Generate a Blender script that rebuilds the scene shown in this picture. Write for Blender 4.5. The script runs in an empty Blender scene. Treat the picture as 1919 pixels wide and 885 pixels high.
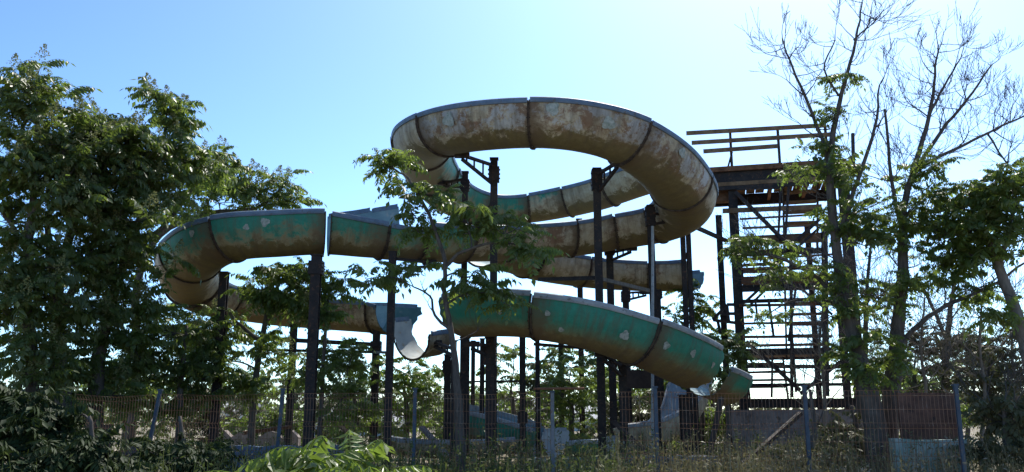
import bpy, math, random
import numpy as np
from mathutils import Vector, Matrix, Quaternion

random.seed(7); rng = np.random.default_rng(11)
R_ = math.radians
scn = bpy.context.scene
col = scn.collection

# ------------------------------------------------------------------ camera, sky, sun, exposure
F = 1600.0; W, H = 1919.0, 885.0; EYE = 1.65
PITCH = math.atan((775.0 - H / 2) / F)
cd = bpy.data.cameras.new('camera'); cam = bpy.data.objects.new('camera', cd); col.objects.link(cam)
cd.sensor_fit = 'HORIZONTAL'; cd.sensor_width = 36.0; cd.lens = 36.0 * F / W; cd.clip_start = 0.1; cd.clip_end = 6000
cam.location = (0, 0, EYE); cam.rotation_euler = (math.pi / 2 + PITCH, 0, 0)
scn.camera = cam

SUN_AZ = R_(25)      # clockwise from +Y (away from the camera), towards the right
SUN_EL = R_(54)
world = bpy.data.worlds.new('World'); scn.world = world; world.use_nodes = True
wn = world.node_tree; wn.nodes.clear()
sky = wn.nodes.new('ShaderNodeTexSky'); sky.sky_type = 'NISHITA'; sky.sun_disc = False
sky.sun_elevation = SUN_EL; sky.sun_rotation = SUN_AZ
sky.air_density = 0.6; sky.dust_density = 1.0; sky.ozone_density = 3.0
bg = wn.nodes.new('ShaderNodeBackground'); bg.inputs['Strength'].default_value = 0.122
wo = wn.nodes.new('ShaderNodeOutputWorld')
gm = wn.nodes.new('ShaderNodeGamma'); gm.inputs[1].default_value = 1.4      # the camera's steep contrast on the whole sky
tn = wn.nodes.new('ShaderNodeMix'); tn.data_type = 'RGBA'; tn.blend_type = 'MULTIPLY'; tn.inputs[0].default_value = 1.0
tn.inputs[7].default_value = (0.88, 1.0, 0.91, 1)                          # and its cool white balance
wn.links.new(sky.outputs[0], gm.inputs[0]); wn.links.new(gm.outputs[0], tn.inputs[6]); wn.links.new(tn.outputs[2], bg.inputs[0]); wn.links.new(bg.outputs[0], wo.inputs[0])
sd = bpy.data.lights.new('sun', 'SUN'); sd.energy = 4.2; sd.angle = R_(0.53); sd.color = (1.0, 0.95, 0.86)
sun = bpy.data.objects.new('sun', sd); col.objects.link(sun)
sdir = Vector((math.sin(SUN_AZ) * math.cos(SUN_EL), math.cos(SUN_AZ) * math.cos(SUN_EL), math.sin(SUN_EL)))
sun.rotation_euler = (-sdir).to_track_quat('-Z', 'Y').to_euler(); sun.location = (20, 20, 40)
vs = scn.view_settings; vs.view_transform = 'Standard'; vs.look = 'None'; vs.gamma = 1.0; vs.use_curve_mapping = False
vs.exposure = 0.6
scn.cycles.max_bounces = 6; scn.cycles.transparent_max_bounces = 8

# ------------------------------------------------------------------ helpers
CT, ST = math.cos(PITCH), math.sin(PITCH)
def at(px, py, Y):
    """world point seen at photograph pixel px, py at distance Y in front of the camera"""
    dx = (px - W / 2) / F; dy = (H / 2 - py) / F
    d = Vector((dx, CT - ST * dy, ST + CT * dy))
    return Vector((0, 0, EYE)) + d * (Y / d.y)
def pxm(Y, z=3.0):
    return F / (Y * CT + (z - EYE) * ST)
GZ = 0.5     # ground level of the park behind the fence

ORG = {}
def tag(o, label=None, cat=None, group=None, kind=None):
    if label: o['label'] = label
    if cat: o['category'] = cat
    if group: o['group'] = group
    if kind: o['kind'] = kind
    elif cat and 'kind' not in o: o['kind'] = 'thing'
    return o
def thing(name, loc, label, cat, group=None):
    o = bpy.data.objects.new(name, None); o.empty_display_size = 0.2
    col.objects.link(o); o.location = loc; ORG[o.name] = Vector(loc)
    return tag(o, label, cat, group)

class MB:
    def __init__(s): s.v = []; s.f = []; s.m = []; s.uv = []
    def add(s, vs_, fs, mi=0, uvs=None):
        b = len(s.v); s.v += [tuple(p) for p in vs_]; s.f += [tuple(i + b for i in f) for f in fs]; s.m += [mi] * len(fs)
        s.uv += list(uvs) if uvs is not None else [(0, 0)] * len(vs_)
    def box(s, c, half, ax=None, mi=0):
        ax = ax or (Vector((1, 0, 0)), Vector((0, 1, 0)), Vector((0, 0, 1)))
        vs_ = [Vector(c) + ax[0] * half[0] * i + ax[1] * half[1] * j + ax[2] * half[2] * k for i in (-1, 1) for j in (-1, 1) for k in (-1, 1)]
        s.add(vs_, [(0, 1, 3, 2), (4, 6, 7, 5), (0, 4, 5, 1), (2, 3, 7, 6), (0, 2, 6, 4), (1, 5, 7, 3)], mi)
    def bar(s, a, b, w, h, up=Vector((0, 0, 1)), mi=0):
        """rectangular bar from a to b, w across, h along up"""
        a, b = Vector(a), Vector(b); t = (b - a); L = t.length; t.normalize()
        side = t.cross(up)
        if side.length < 1e-3: side = t.cross(Vector((0, 1, 0)))
        side.normalize(); u = side.cross(t)
        s.box((a + b) / 2, (L / 2, w / 2, h / 2), (t, side, u), mi)
    def ibeam(s, a, b, w, h, up=Vector((0, 0, 1)), th=0.02):
        a, b = Vector(a), Vector(b); t = (b - a).normalized(); side = t.cross(up)
        if side.length < 1e-3: side = t.cross(Vector((0, 1, 0)))
        side.normalize(); u = side.cross(t)
        s.bar(a + u * (h - th) / 2, b + u * (h - th) / 2, w, th, u); s.bar(a - u * (h - th) / 2, b - u * (h - th) / 2, w, th, u)
        s.bar(a, b, th, h - 2 * th - 0.002, u)
    def tube(s, pts, radii, n=7, mi=0, cap=True):
        pts = [Vector(p) for p in pts]; k = len(pts)
        if k < 2: return
        t0 = (pts[1] - pts[0]).normalized(); ref = Vector((0, 1, 0)) if abs(t0.y) < 0.9 else Vector((1, 0, 0))
        nrm = t0.cross(ref).normalized(); vs_ = []; uv = []; acc = 0
        for i, p in enumerate(pts):
            t = (pts[min(i + 1, k - 1)] - pts[max(i - 1, 0)]).normalized()
            nrm = (nrm - t * nrm.dot(t)).normalized(); bn = t.cross(nrm)
            if i: acc += (p - pts[i - 1]).length
            for j in range(n):
                a = 2 * math.pi * j / n
                vs_.append(p + (nrm * math.cos(a) + bn * math.sin(a)) * radii[i]); uv.append((acc, j / n))
        fs = [(i * n + j, i * n + (j + 1) % n, (i + 1) * n + (j + 1) % n, (i + 1) * n + j) for i in range(k - 1) for j in range(n)]
        if cap: fs += [tuple(range(n - 1, -1, -1)), tuple((k - 1) * n + j for j in range(n))]
        s.add(vs_, fs, mi, uv)
    def build(s, name, mats, parent=None, smooth=False, kind=None, loc=None):
        org = ORG[parent.name] if parent else (Vector(loc) if loc is not None else Vector((0, 0, 0)))
        me = bpy.data.meshes.new(name)
        me.from_pydata([(p[0] - org.x, p[1] - org.y, p[2] - org.z) for p in s.v], [], s.f)
        mats = mats if isinstance(mats, (list, tuple)) else [mats]
        for m in mats: me.materials.append(m)
        if len(mats) > 1: me.polygons.foreach_set('material_index', s.m)
        if any(u != (0, 0) for u in s.uv):
            ul = me.uv_layers.new(name='UVMap'); vi = np.empty(len(me.loops), np.int32); me.loops.foreach_get('vertex_index', vi)
            ul.data.foreach_set('uv', np.array(s.uv, np.float32)[vi].ravel())
        if smooth: me.polygons.foreach_set('use_smooth', [True] * len(me.polygons))
        me.update()
        o = bpy.data.objects.new(name, me); col.objects.link(o)
        if parent: o.parent = parent; ORG[o.name] = org
        else: o.location = org; ORG[o.name] = org
        if kind: o['kind'] = kind
        return o

def npmesh(name, verts, tris, mat, parent=None, smooth=False, kind=None, quads=False, loc=None):
    org = ORG[parent.name] if parent else (Vector(loc) if loc is not None else Vector((0, 0, 0)))
    v = (np.asarray(verts, np.float64) - np.array(org)).astype(np.float32); t = np.asarray(tris, np.int32)
    k = t.shape[1]; me = bpy.data.meshes.new(name)
    me.vertices.add(len(v)); me.vertices.foreach_set('co', v.ravel())
    me.loops.add(t.size); me.loops.foreach_set('vertex_index', t.ravel())
    me.polygons.add(len(t)); me.polygons.foreach_set('loop_start', np.arange(0, t.size, k, dtype=np.int32))
    me.update(calc_edges=True); me.materials.append(mat)
    if smooth: me.polygons.foreach_set('use_smooth', [True] * len(t))
    o = bpy.data.objects.new(name, me); col.objects.link(o)
    if parent: o.parent = parent
    else: o.location = org
    ORG[o.name] = org
    if kind: o['kind'] = kind
    return o

def catmull(P, u):
    n = len(P); i = min(max(int(math.floor(u)), 0), n - 2); t = u - i
    g = lambda k: P[k] if 0 <= k < n else (2 * P[0] - P[1] if k < 0 else 2 * P[n - 1] - P[n - 2])
    a, b, c, d = g(i - 1), g(i), g(i + 1), g(i + 2)
    return 0.5 * ((2 * b) + (c - a) * t + (2 * a - 5 * b + 4 * c - d) * t * t + (3 * b - a - 3 * c + d) * t ** 3)

# ------------------------------------------------------------------ materials
def new_mat(name, rough=0.7, spec=0.35):
    m = bpy.data.materials.new(name); m.use_nodes = True; nt = m.node_tree
    b = nt.nodes['Principled BSDF']; b.inputs['Roughness'].default_value = rough; b.inputs['Specular IOR Level'].default_value = spec
    return m, nt, b
def N(nt, t, **kw):
    n = nt.nodes.new(t)
    for k, v in kw.items(): setattr(n, k, v)
    return n
def noise(nt, vec, scale, detail=5, rough=0.6, dist=0.0):
    n = N(nt, 'ShaderNodeTexNoise'); n.inputs['Scale'].default_value = scale; n.inputs['Detail'].default_value = detail
    n.inputs['Roughness'].default_value = rough; n.inputs['Distortion'].default_value = dist
    if vec is not None: nt.links.new(vec, n.inputs['Vector'])
    return n.outputs['Fac']
def ramp(nt, fac, stops, interp='LINEAR'):
    r = N(nt, 'ShaderNodeValToRGB'); e = r.color_ramp.elements; r.color_ramp.interpolation = interp
    while len(e) < len(stops): e.new(0.5)
    for el, (p, c) in zip(e, stops):
        el.position = p; el.color = (c[0], c[1], c[2], 1) if isinstance(c, (tuple, list)) else (c, c, c, 1)
    nt.links.new(fac, r.inputs['Fac']); return r.outputs['Color']
def mix(nt, fac, a, b):
    n = N(nt, 'ShaderNodeMix', data_type='RGBA')
    if isinstance(fac, (int, float)): n.inputs[0].default_value = fac
    else: nt.links.new(fac, n.inputs[0])
    for s, v in ((6, a), (7, b)):
        if isinstance(v, tuple): n.inputs[s].default_value = (*v, 1)
        else: nt.links.new(v, n.inputs[s])
    return n.outputs[2]
def math_(nt, op, a, b=None):
    n = N(nt, 'ShaderNodeMath', operation=op)
    for i, v in enumerate((a, b)):
        if v is None: continue
        if isinstance(v, (int, float)): n.inputs[i].default_value = v
        else: nt.links.new(v, n.inputs[i])
    return n.outputs[0]
def bump(nt, b, h, strength=0.3, dist=0.02):
    n = N(nt, 'ShaderNodeBump'); n.inputs['Strength'].default_value = strength; n.inputs['Distance'].default_value = dist
    nt.links.new(h, n.inputs['Height']); nt.links.new(n.outputs[0], b.inputs['Normal'])
def objco(nt): return N(nt, 'ShaderNodeTexCoord').outputs['Object']
def simple(name, c1, c2, scale=3.0, rough=0.75, spec=0.3, bmp=0.2, lo=0.35, hi=0.65, c3=None):
    m, nt, b = new_mat(name, rough, spec); co = objco(nt)
    f = noise(nt, co, scale, 8, 0.65); c = ramp(nt, f, [(lo, c1), (hi, c2)])
    if c3:
        g = ramp(nt, noise(nt, co, scale * 2.7, 8, 0.7), [(0.55, 0.0), (0.66, 1.0)]); c = mix(nt, g, c, c3)
    nt.links.new(c, b.inputs['Base Color'])
    if bmp: bump(nt, b, noise(nt, co, scale * 6, 6, 0.7), bmp, 0.02)
    return m

def slide_mat(name, green, chips, rust, yellow=0.5):
    """weathered painted fibreglass: UV.x metres along, UV.y -1..1 round the shell (0 = bottom)"""
    m, nt, b = new_mat(name, 0.62, 0.3)
    uv = N(nt, 'ShaderNodeTexCoord').outputs['UV']; sep = N(nt, 'ShaderNodeSeparateXYZ'); nt.links.new(uv, sep.inputs[0])
    co = objco(nt)
    side = math_(nt, 'ABSOLUTE', sep.outputs[1])
    n1 = noise(nt, co, 1.3, 6, 0.6); n2 = noise(nt, co, 3.6, 10, 0.72); n3 = noise(nt, co, 9.0, 8, 0.75); n4 = noise(nt, co, 2.1, 10, 0.75, 0.6)
    if green > 1.05: ts = ((0.14, 0.11, 0.045), (0.22, 0.175, 0.08), (0.31, 0.25, 0.13))
    elif green > 0.8: ts = ((0.19, 0.15, 0.075), (0.32, 0.26, 0.145), (0.42, 0.36, 0.24))
    else: ts = ((0.28, 0.195, 0.115), (0.47, 0.38, 0.25), (0.57, 0.50, 0.38))
    tan_c = ramp(nt, n2, [(0.32, ts[0]), (0.5, ts[1]), (0.68, ts[2])])
    ol = ramp(nt, n3, [(0.25, (0.10, 0.072, 0.028)), (0.5, (0.17, 0.125, 0.05)), (0.75, (0.24, 0.185, 0.085))])
    bl = math_(nt, 'ADD', side, math_(nt, 'MULTIPLY', math_(nt, 'SUBTRACT', n4, 0.5), 1.25))
    bf = ramp(nt, bl, [(0.41, 1.0), (0.485, 0.0)])
    c = mix(nt, bf, tan_c, ol)
    if rust > 0:
        rf = ramp(nt, noise(nt, co, 2.6, 12, 0.78, 0.3), [(0.60 - 0.14 * rust, 0.0), (0.68 - 0.14 * rust, 0.85)])
        up = ramp(nt, side, [(0.3, 0.0), (0.6, 1.0)])
        c = mix(nt, math_(nt, 'MULTIPLY', rf, up), c, (0.20, 0.095, 0.052))
    if chips > 0:
        cf = ramp(nt, noise(nt, co, 1.7, 12, 0.74, 0.2), [(0.64 - 0.14 * chips, 0.0), (0.68 - 0.14 * chips, 0.8)])
        up = ramp(nt, math_(nt, 'ADD', side, math_(nt, 'MULTIPLY', math_(nt, 'SUBTRACT', n3, 0.5), 0.4)), [(0.45, 0.0), (0.52, 1.0)])
        c = mix(nt, math_(nt, 'MULTIPLY', cf, up), c, ramp(nt, n3, [(0.3, (0.34, 0.34, 0.34)), (0.6, (0.54, 0.53, 0.51))]))
    if green > 0:
        gl = math_(nt, 'ADD', side, math_(nt, 'MULTIPLY', math_(nt, 'SUBTRACT', n2, 0.5), 0.36 if green > 1.05 else 1.6))
        gl = math_(nt, 'ADD', gl, math_(nt, 'MULTIPLY', math_(nt, 'SUBTRACT', n1, 0.5), 0.12 if green > 1.05 else 0.3))
        th = 1.12 - 0.5 * green
        gf = ramp(nt, math_(nt, 'MULTIPLY', gl, 0.5), [(max(0.02, th * 0.5 - 0.07), 0.0), (th * 0.5 + 0.06, 1.0)])
        gc = ramp(nt, n3, [(0.3, (0.016, 0.175, 0.115)), (0.72, (0.05, 0.285, 0.19))])
        c = mix(nt, gf, c, gc)
    ds = math_(nt, 'MODULO', sep.outputs[0], 20.0)
    jt = ramp(nt, math_(nt, 'ADD', ds, math_(nt, 'MULTIPLY', math_(nt, 'SUBTRACT', n2, 0.5), 0.9)), [(0.10, 0.75), (0.42, 0.0)])
    c = mix(nt, jt, c, (0.13, 0.085, 0.05))
    # grime streaks round the shell and fine dirt
    sp = N(nt, 'ShaderNodeCombineXYZ'); nt.links.new(math_(nt, 'MULTIPLY', sep.outputs[0], 7.0), sp.inputs[0]); nt.links.new(math_(nt, 'MULTIPLY', sep.outputs[1], 0.9), sp.inputs[1])
    st = ramp(nt, noise(nt, sp.outputs[0], 1.0, 6, 0.7), [(0.47, 0.0), (0.68, 0.62)])
    c = mix(nt, st, c, (0.11, 0.08, 0.05))
    c = mix(nt, ramp(nt, noise(nt, co, 0.55, 5, 0.6), [(0.45, 0.0), (0.7, 0.2 if green > 1.05 else 0.42)]), c, (0.14, 0.10, 0.055))
    nt.links.new(c, b.inputs['Base Color'])
    nt.links.new(ramp(nt, n3, [(0.3, 0.45), (0.7, 0.8)]), b.inputs['Roughness'])
    bump(nt, b, math_(nt, 'ADD', n3, math_(nt, 'MULTIPLY', n1, 2.0)), 0.35, 0.02)
    return m

M = {}
M['slide_tan'] = slide_mat('slide_tan', 0.0, 0.25, 0.3)
M['slide_chipped'] = slide_mat('slide_chipped', 0.0, 0.95, 0.95)
M['slide_mixed'] = slide_mat('slide_mixed', 0.55, 0.15, 0.15)
M['slide_teal'] = slide_mat('slide_teal', 1.02, 0.1, 0.1)
M['slide_green'] = slide_mat('slide_green', 1.2, 0.0, 0.0)
M['slide_brown'] = slide_mat('slide_brown', 0.12, 0.1, 0.9)
M['slide_inner'] = simple('slide_inner', (0.13, 0.22, 0.26), (0.24, 0.34, 0.38), 2.2, 0.5, 0.4, 0.1, c3=(0.33, 0.36, 0.36))
M['slide_inner_teal'] = simple('slide_inner_teal', (0.05, 0.12, 0.13), (0.10, 0.19, 0.20), 2.2, 0.6, 0.3, 0.1, c3=(0.16, 0.20, 0.20))
M['slide_inner_pale'] = simple('slide_inner_pale', (0.30, 0.34, 0.36), (0.46, 0.48, 0.47), 2.2, 0.8, 0.2, 0.2, c3=(0.34, 0.29, 0.22))
M['rim'] = simple('rim', (0.085, 0.13, 0.20), (0.15, 0.21, 0.29), 4.0, 0.55, 0.4, 0.12, c3=(0.12, 0.10, 0.08))
M['rim_pale'] = simple('rim_pale', (0.22, 0.25, 0.28), (0.36, 0.38, 0.39), 4.0, 0.55, 0.4, 0.12, c3=(0.14, 0.13, 0.12))
M['flange'] = simple('flange', (0.035, 0.025, 0.02), (0.12, 0.08, 0.055), 9.0, 0.8, 0.2, 0.3)
M['patch'] = simple('patch', (0.20, 0.24, 0.20), (0.46, 0.46, 0.41), 14.0, 0.7, 0.3, 0.2)
M['steel'] = simple('steel', (0.016, 0.013, 0.014), (0.042, 0.030, 0.025), 5.0, 0.7, 0.3, 0.35, c3=(0.12, 0.055, 0.03))
M['steel_sunlit'] = simple('steel_sunlit', (0.30, 0.31, 0.31), (0.42, 0.42, 0.41), 5.0, 0.55, 0.4, 0.1, c3=(0.15, 0.10, 0.07))  # light copy of the steel, with sunlight put into the colour
M['rusty'] = simple('rusty', (0.10, 0.045, 0.025), (0.24, 0.115, 0.06), 5.0, 0.85, 0.2, 0.35, c3=(0.05, 0.035, 0.03))
M['wood'] = simple('wood', (0.13, 0.075, 0.04), (0.26, 0.16, 0.09), 4.0, 0.85, 0.2, 0.3, c3=(0.10, 0.07, 0.05))
M['fence_post'] = simple('fence_post', (0.03, 0.05, 0.08), (0.055, 0.08, 0.11), 5.0, 0.6, 0.35, 0.15, c3=(0.16, 0.10, 0.07))
M['fence_post_grey'] = simple('fence_post_grey', (0.11, 0.12, 0.13), (0.20, 0.20, 0.21), 5.0, 0.6, 0.35, 0.15, c3=(0.16, 0.10, 0.07))
M['wire'] = simple('wire', (0.17, 0.085, 0.05), (0.27, 0.155, 0.10), 2.0, 0.7, 0.3, 0, c3=(0.28, 0.23, 0.19))
M['concrete'] = simple('concrete', (0.12, 0.10, 0.095), (0.34, 0.29, 0.27), 2.2, 0.9, 0.2, 0.8, c3=(0.10, 0.075, 0.06), lo=0.3, hi=0.7)
M['pool_blue'] = simple('pool_blue', (0.08, 0.13, 0.22), (0.16, 0.22, 0.30), 2.0, 0.7, 0.3, 0.3, c3=(0.26, 0.26, 0.25))
M['pale_wall'] = simple('pale_wall', (0.55, 0.54, 0.50), (0.68, 0.67, 0.64), 0.6, 0.9, 0.2, 0.2, c3=(0.45, 0.43, 0.40))
M['roof_grey'] = simple('roof_grey', (0.26, 0.26, 0.27), (0.40, 0.40, 0.40), 1.2, 0.8, 0.2, 0.2)
M['window_dark'] = simple('window_dark', (0.02, 0.025, 0.03), (0.05, 0.06, 0.07), 1.0, 0.15, 0.5, 0)
M['brown_board'] = simple('brown_board', (0.08, 0.042, 0.032), (0.17, 0.09, 0.065), 3.0, 0.85, 0.2, 0.3, c3=(0.06, 0.04, 0.035))
M['green_wall'] = simple('green_wall', (0.12, 0.22, 0.18), (0.38, 0.42, 0.38), 3.5, 0.85, 0.2, 0.35, c3=(0.42, 0.43, 0.40))
M['dark_board'] = simple('dark_board', (0.05, 0.035, 0.03), (0.10, 0.07, 0.055), 3.0, 0.9, 0.2, 0.3)
M['rock'] = simple('rock', (0.07, 0.065, 0.07), (0.15, 0.14, 0.14), 3.0, 0.95, 0.2, 0.8)
M['ground'] = simple('ground', (0.17, 0.14, 0.10), (0.33, 0.28, 0.21), 0.5, 0.95, 0.15, 0.6, c3=(0.07, 0.085, 0.035))

def bark(name, c1, c2):
    m, nt, b = new_mat(name, 0.9, 0.2); co = objco(nt)
    mp = N(nt, 'ShaderNodeMapping'); mp.inputs['Scale'].default_value = (6, 6, 1.4); nt.links.new(co, mp.inputs[0])
    f = noise(nt, mp.outputs[0], 3.0, 8, 0.7); nt.links.new(ramp(nt, f, [(0.3, c1), (0.7, c2)]), b.inputs['Base Color'])
    bump(nt, b, f, 0.6, 0.02); return m
M['bark'] = bark('bark', (0.055, 0.045, 0.038), (0.15, 0.125, 0.105))
M['bark_grey'] = bark('bark_grey', (0.10, 0.085, 0.07), (0.24, 0.205, 0.17))
M['twig'] = bark('twig', (0.05, 0.045, 0.042), (0.12, 0.105, 0.095))
def leaf_mat(name, stops, trans, tfac=0.35, rough=0.42, spec=0.45):
    m, nt, b = new_mat(name, rough, spec)
    g = N(nt, 'ShaderNodeNewGeometry').outputs['Random Per Island']
    oi = N(nt, 'ShaderNodeObjectInfo').outputs['Random']
    r = math_(nt, 'FRACT', math_(nt, 'ADD', g, oi))
    cl = ramp(nt, noise(nt, N(nt, 'ShaderNodeNewGeometry').outputs['Position'], 1.1, 3, 0.6), [(0.48, 0.0), (0.72, 0.5)])
    c = ramp(nt, r, stops); c = mix(nt, cl, c, tuple(min(1, q_ * w_) for q_, w_ in zip(stops[-1][1], (1.1, 1.15, 0.8)))); nt.links.new(c, b.inputs['Base Color'])
    tr = N(nt, 'ShaderNodeBsdfTranslucent'); tc = mix(nt, r, trans, tuple(0.55 * x for x in trans)); nt.links.new(tc, tr.inputs[0])
    mx = N(nt, 'ShaderNodeMixShader'); mx.inputs[0].default_value = tfac
    nt.links.new(b.outputs[0], mx.inputs[1]); nt.links.new(tr.outputs[0], mx.inputs[2])
    nt.links.new(mx.outputs[0], nt.nodes['Material Output'].inputs[0]); return m
M['leaf_dark'] = leaf_mat('leaf_dark', [(0.0, (0.04, 0.062, 0.016)), (0.6, (0.07, 0.10, 0.026)), (1.0, (0.13, 0.15, 0.055))], (0.22, 0.31, 0.05), 0.40)
M['leaf_mid'] = leaf_mat('leaf_mid', [(0.0, (0.045, 0.075, 0.018)), (0.6, (0.08, 0.12, 0.03)), (1.0, (0.15, 0.175, 0.065))], (0.27, 0.37, 0.06), 0.44)
M['leaf_bright'] = leaf_mat('leaf_bright', [(0.0, (0.06, 0.10, 0.018)), (0.6, (0.09, 0.14, 0.028)), (1.0, (0.16, 0.19, 0.06))], (0.24, 0.35, 0.045), 0.42, 0.36, 0.5)
M['leaf_shaded'] = leaf_mat('leaf_shaded', [(0.0, (0.012, 0.024, 0.009)), (0.6, (0.022, 0.04, 0.013)), (1.0, (0.04, 0.06, 0.022))], (0.05, 0.08, 0.02), 0.2, 0.62, 0.18)  # tree shade over the lower-left shrubs put into a near-black leaf colour
M['leaf_dull'] = leaf_mat('leaf_dull', [(0.0, (0.045, 0.055, 0.025)), (0.5, (0.08, 0.09, 0.045)), (1.0, (0.15, 0.125, 0.07))], (0.13, 0.14, 0.05), 0.25, 0.6, 0.3)
M['blossom'] = leaf_mat('blossom', [(0.0, (0.15, 0.17, 0.06)), (1.0, (0.28, 0.27, 0.13))], (0.28, 0.30, 0.10), 0.4, 0.7, 0.2)
M['dry_weed'] = leaf_mat('dry_weed', [(0.0, (0.07, 0.075, 0.03)), (0.45, (0.13, 0.115, 0.06)), (0.85, (0.19, 0.155, 0.10)), (1.0, (0.34, 0.30, 0.23))], (0.20, 0.18, 0.08), 0.3, 0.7, 0.2)
M['weed_green'] = leaf_mat('weed_green', [(0.0, (0.03, 0.05, 0.015)), (0.6, (0.06, 0.09, 0.025)), (1.0, (0.16, 0.15, 0.08))], (0.14, 0.18, 0.04), 0.3, 0.65, 0.25)

# ------------------------------------------------------------------ ground
def build_ground():
    xs = sorted(set(list(np.linspace(-60, 60, 81)) + [-3000, -1200, -500, -200, -100, 100, 200, 500, 1200, 3000]))
    ys = sorted(set(list(np.linspace(-20, 80, 81)) + [-300, -80, 110, 160, 260, 500, 1200, 4000]))
    v = []; 
    for y in ys:
        for x in xs:
            t = min(max((y - 9.5) / 5.0, 0), 1); t = t * t * (3 - 2 * t)
            z = GZ * t + 0.04 * math.sin(x * 1.1 + 0.7 * y) * math.sin(0.83 * y + 0.3 * x) + 0.02 * math.sin(3.1 * x) * math.sin(2.7 * y)
            v.append((x, y, z - 0.04))
    n = len(xs); f = [(j * n + i, j * n + i + 1, (j + 1) * n + i + 1, (j + 1) * n + i) for j in range(len(ys) - 1) for i in range(n - 1)]
    npmesh('ground', v, f, M['ground'], smooth=True, kind='structure')
build_ground()

# ------------------------------------------------------------------ water slides
def slide_points(spec, R):
    out = []
    for (px, yb, Y) in spec:
        p = at(px, yb, Y); out.append(Vector((p.x, p.y, p.z + R * 1.03)))
    return out
def frame(P, u):
    p = catmull(P, u); d = catmull(P, min(u + 0.03, len(P) - 1)) - catmull(P, max(u - 0.03, 0))
    t = d.normalized(); side = t.cross(Vector((0, 0, 1))).normalized(); up = side.cross(t).normalized()
    return p, t, side, up           # side = right hand of travel
def profile(aL, aR, eL, eR, R, n=26):
    """points (side, up, v) from the left rim round the bottom to the right rim"""
    pts = []
    if eL > 0: pts.append((-R * math.sin(R_(aL)) - 0.02, -R * math.cos(R_(aL)) + eL, -1.0))
    for i in range(n + 1):
        a = -aL + (aL + aR) * i / n
        v = a / 98.0
        pts.append((R * math.sin(R_(a)), -R * math.cos(R_(a)), v))
    if eR > 0: pts.append((R * math.sin(R_(aR)) + 0.02, -R * math.cos(R_(aR)) + eR, 1.0))
    return pts
def slide_section(root, P, u0, u1, wall, R, mat, inner, rimm, flange=(True, True), ragged=(0, 0), seg=None, slant=0.0, slant0=0.0):
    seg = seg or max(6, int((u1 - u0) * 9))
    us = [u0 + (u1 - u0) * i / seg for i in range(seg + 1)]
    eps = 1e-4
    prof = []
    eLmax = max(wall(min(max(u, u0 + eps), u1 - eps))[2] for u in us) > 0.005; eRmax = max(wall(min(max(u, u0 + eps), u1 - eps))[3] for u in us) > 0.005
    outer = []; innr = []; uvs = []; frames = []
    acc = 0; prev = None; off = 20.0 * random.randint(1, 40)
    rr = random.Random(int(u0 * 1000) + len(P)); ja, jb, jr = rr.uniform(-0.014, 0.014), rr.uniform(-0.014, 0.014), rr.uniform(0.985, 1.012)
    for k, u in enumerate(us):
        p, t, s, up = frame(P, u); p = p + s * ja + up * jb; frames.append((p, t, s, up))
        if prev is not None: acc += (p - prev).length
        prev = p
        aL, aR, eL, eR = wall(min(max(u, u0 + eps), u1 - eps))
        pr = profile(aL, aR, max(eL, 0.012) if eLmax else 0, max(eR, 0.012) if eRmax else 0, R * jr)
        prof.append(pr); ro = []; ri = []; uu = []
        for j, (a, b, v) in enumerate(pr):
            jag = 0
            if k == 0 and ragged[0]: jag = rr.uniform(-0.2, 1) * ragged[0]
            if k == seg and ragged[1]: jag = -rr.uniform(-0.2, 1) * ragged[1]
            if slant0: jag += slant0 * v * max(0, (3 - k) / 3)
            if slant: jag -= slant * v * max(0, (k - seg + 3) / 3)
            base = p + s * a + up * b + t * jag
            nv = (s * a + up * b).normalized()
            if abs(v) >= 1.0: nv = s * (1 if a > 0 else -1)
            ro.append(base); ri.append(base - nv * 0.018); uu.append((acc + off, v))
        outer.append(ro); innr.append(ri); uvs.append(uu)
    n = len(outer[0]); mb = MB()
    mb.add([q for r in outer for q in r], [(i * n + j, i * n + j + 1, (i + 1) * n + j + 1, (i + 1) * n + j) for i in range(seg) for j in range(n - 1)], 0, [q for r in uvs for q in r])
    mb.add([q for r in innr for q in r], [(i * n + j, (i + 1) * n + j, (i + 1) * n + j + 1, i * n + j + 1) for i in range(seg) for j in range(n - 1)], 1, [q for r in uvs for q in r])
    for i in (0, seg):   # end lips
        vs_ = outer[i] + innr[i]; mb.add(vs_, [(j, n + j, n + j + 1, j + 1) if i == 0 else (j, j + 1, n + j + 1, n + j) for j in range(n - 1)], 0, [(1, 0.2)] * (2 * n))
    for j in (0, n - 1):
        vs_ = [r[j] for r in outer] + [r[j] for r in innr]; k1 = seg + 1
        mb.add(vs_, [(i, i + 1, k1 + i + 1, k1 + i) for i in range(seg)], 1, [(1, 0.2)] * (2 * k1))
    sec = mb.build('section', [M[mat], M[inner]], root, smooth=True)
    # rims: rounded lips along both edges
    for sd_, j in ((-1, 0), (1, n - 1)):
        rb = MB(); prf = [(-0.030, -0.055), (0.034, -0.055), (0.048, -0.02), (0.048, 0.035), (0.025, 0.055), (-0.022, 0.055)]
        vs_ = []
        i0, i1 = (1 if ragged[0] else 0), (seg - 1 if ragged[1] else seg)
        for i in range(i0, i1 + 1):
            p, t, s, up = frames[i]; e = outer[i][j]
            sh = t * (0.03 if i == i0 else (-0.03 if i == i1 else 0))
            for a, b in prf: vs_.append(e + s * sd_ * a + up * (b + 0.01) + sh)
        q = len(prf); k1 = i1 - i0
        fs = [(i * q + a, i * q + (a + 1) % q, (i + 1) * q + (a + 1) % q, (i + 1) * q + a) for i in range(k1) for a in range(q)]
        fs += [tuple(range(q)), tuple(k1 * q + a for a in reversed(range(q)))]
        rb.add(vs_, fs); rb.build('rim', M[rimm], sec)
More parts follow.
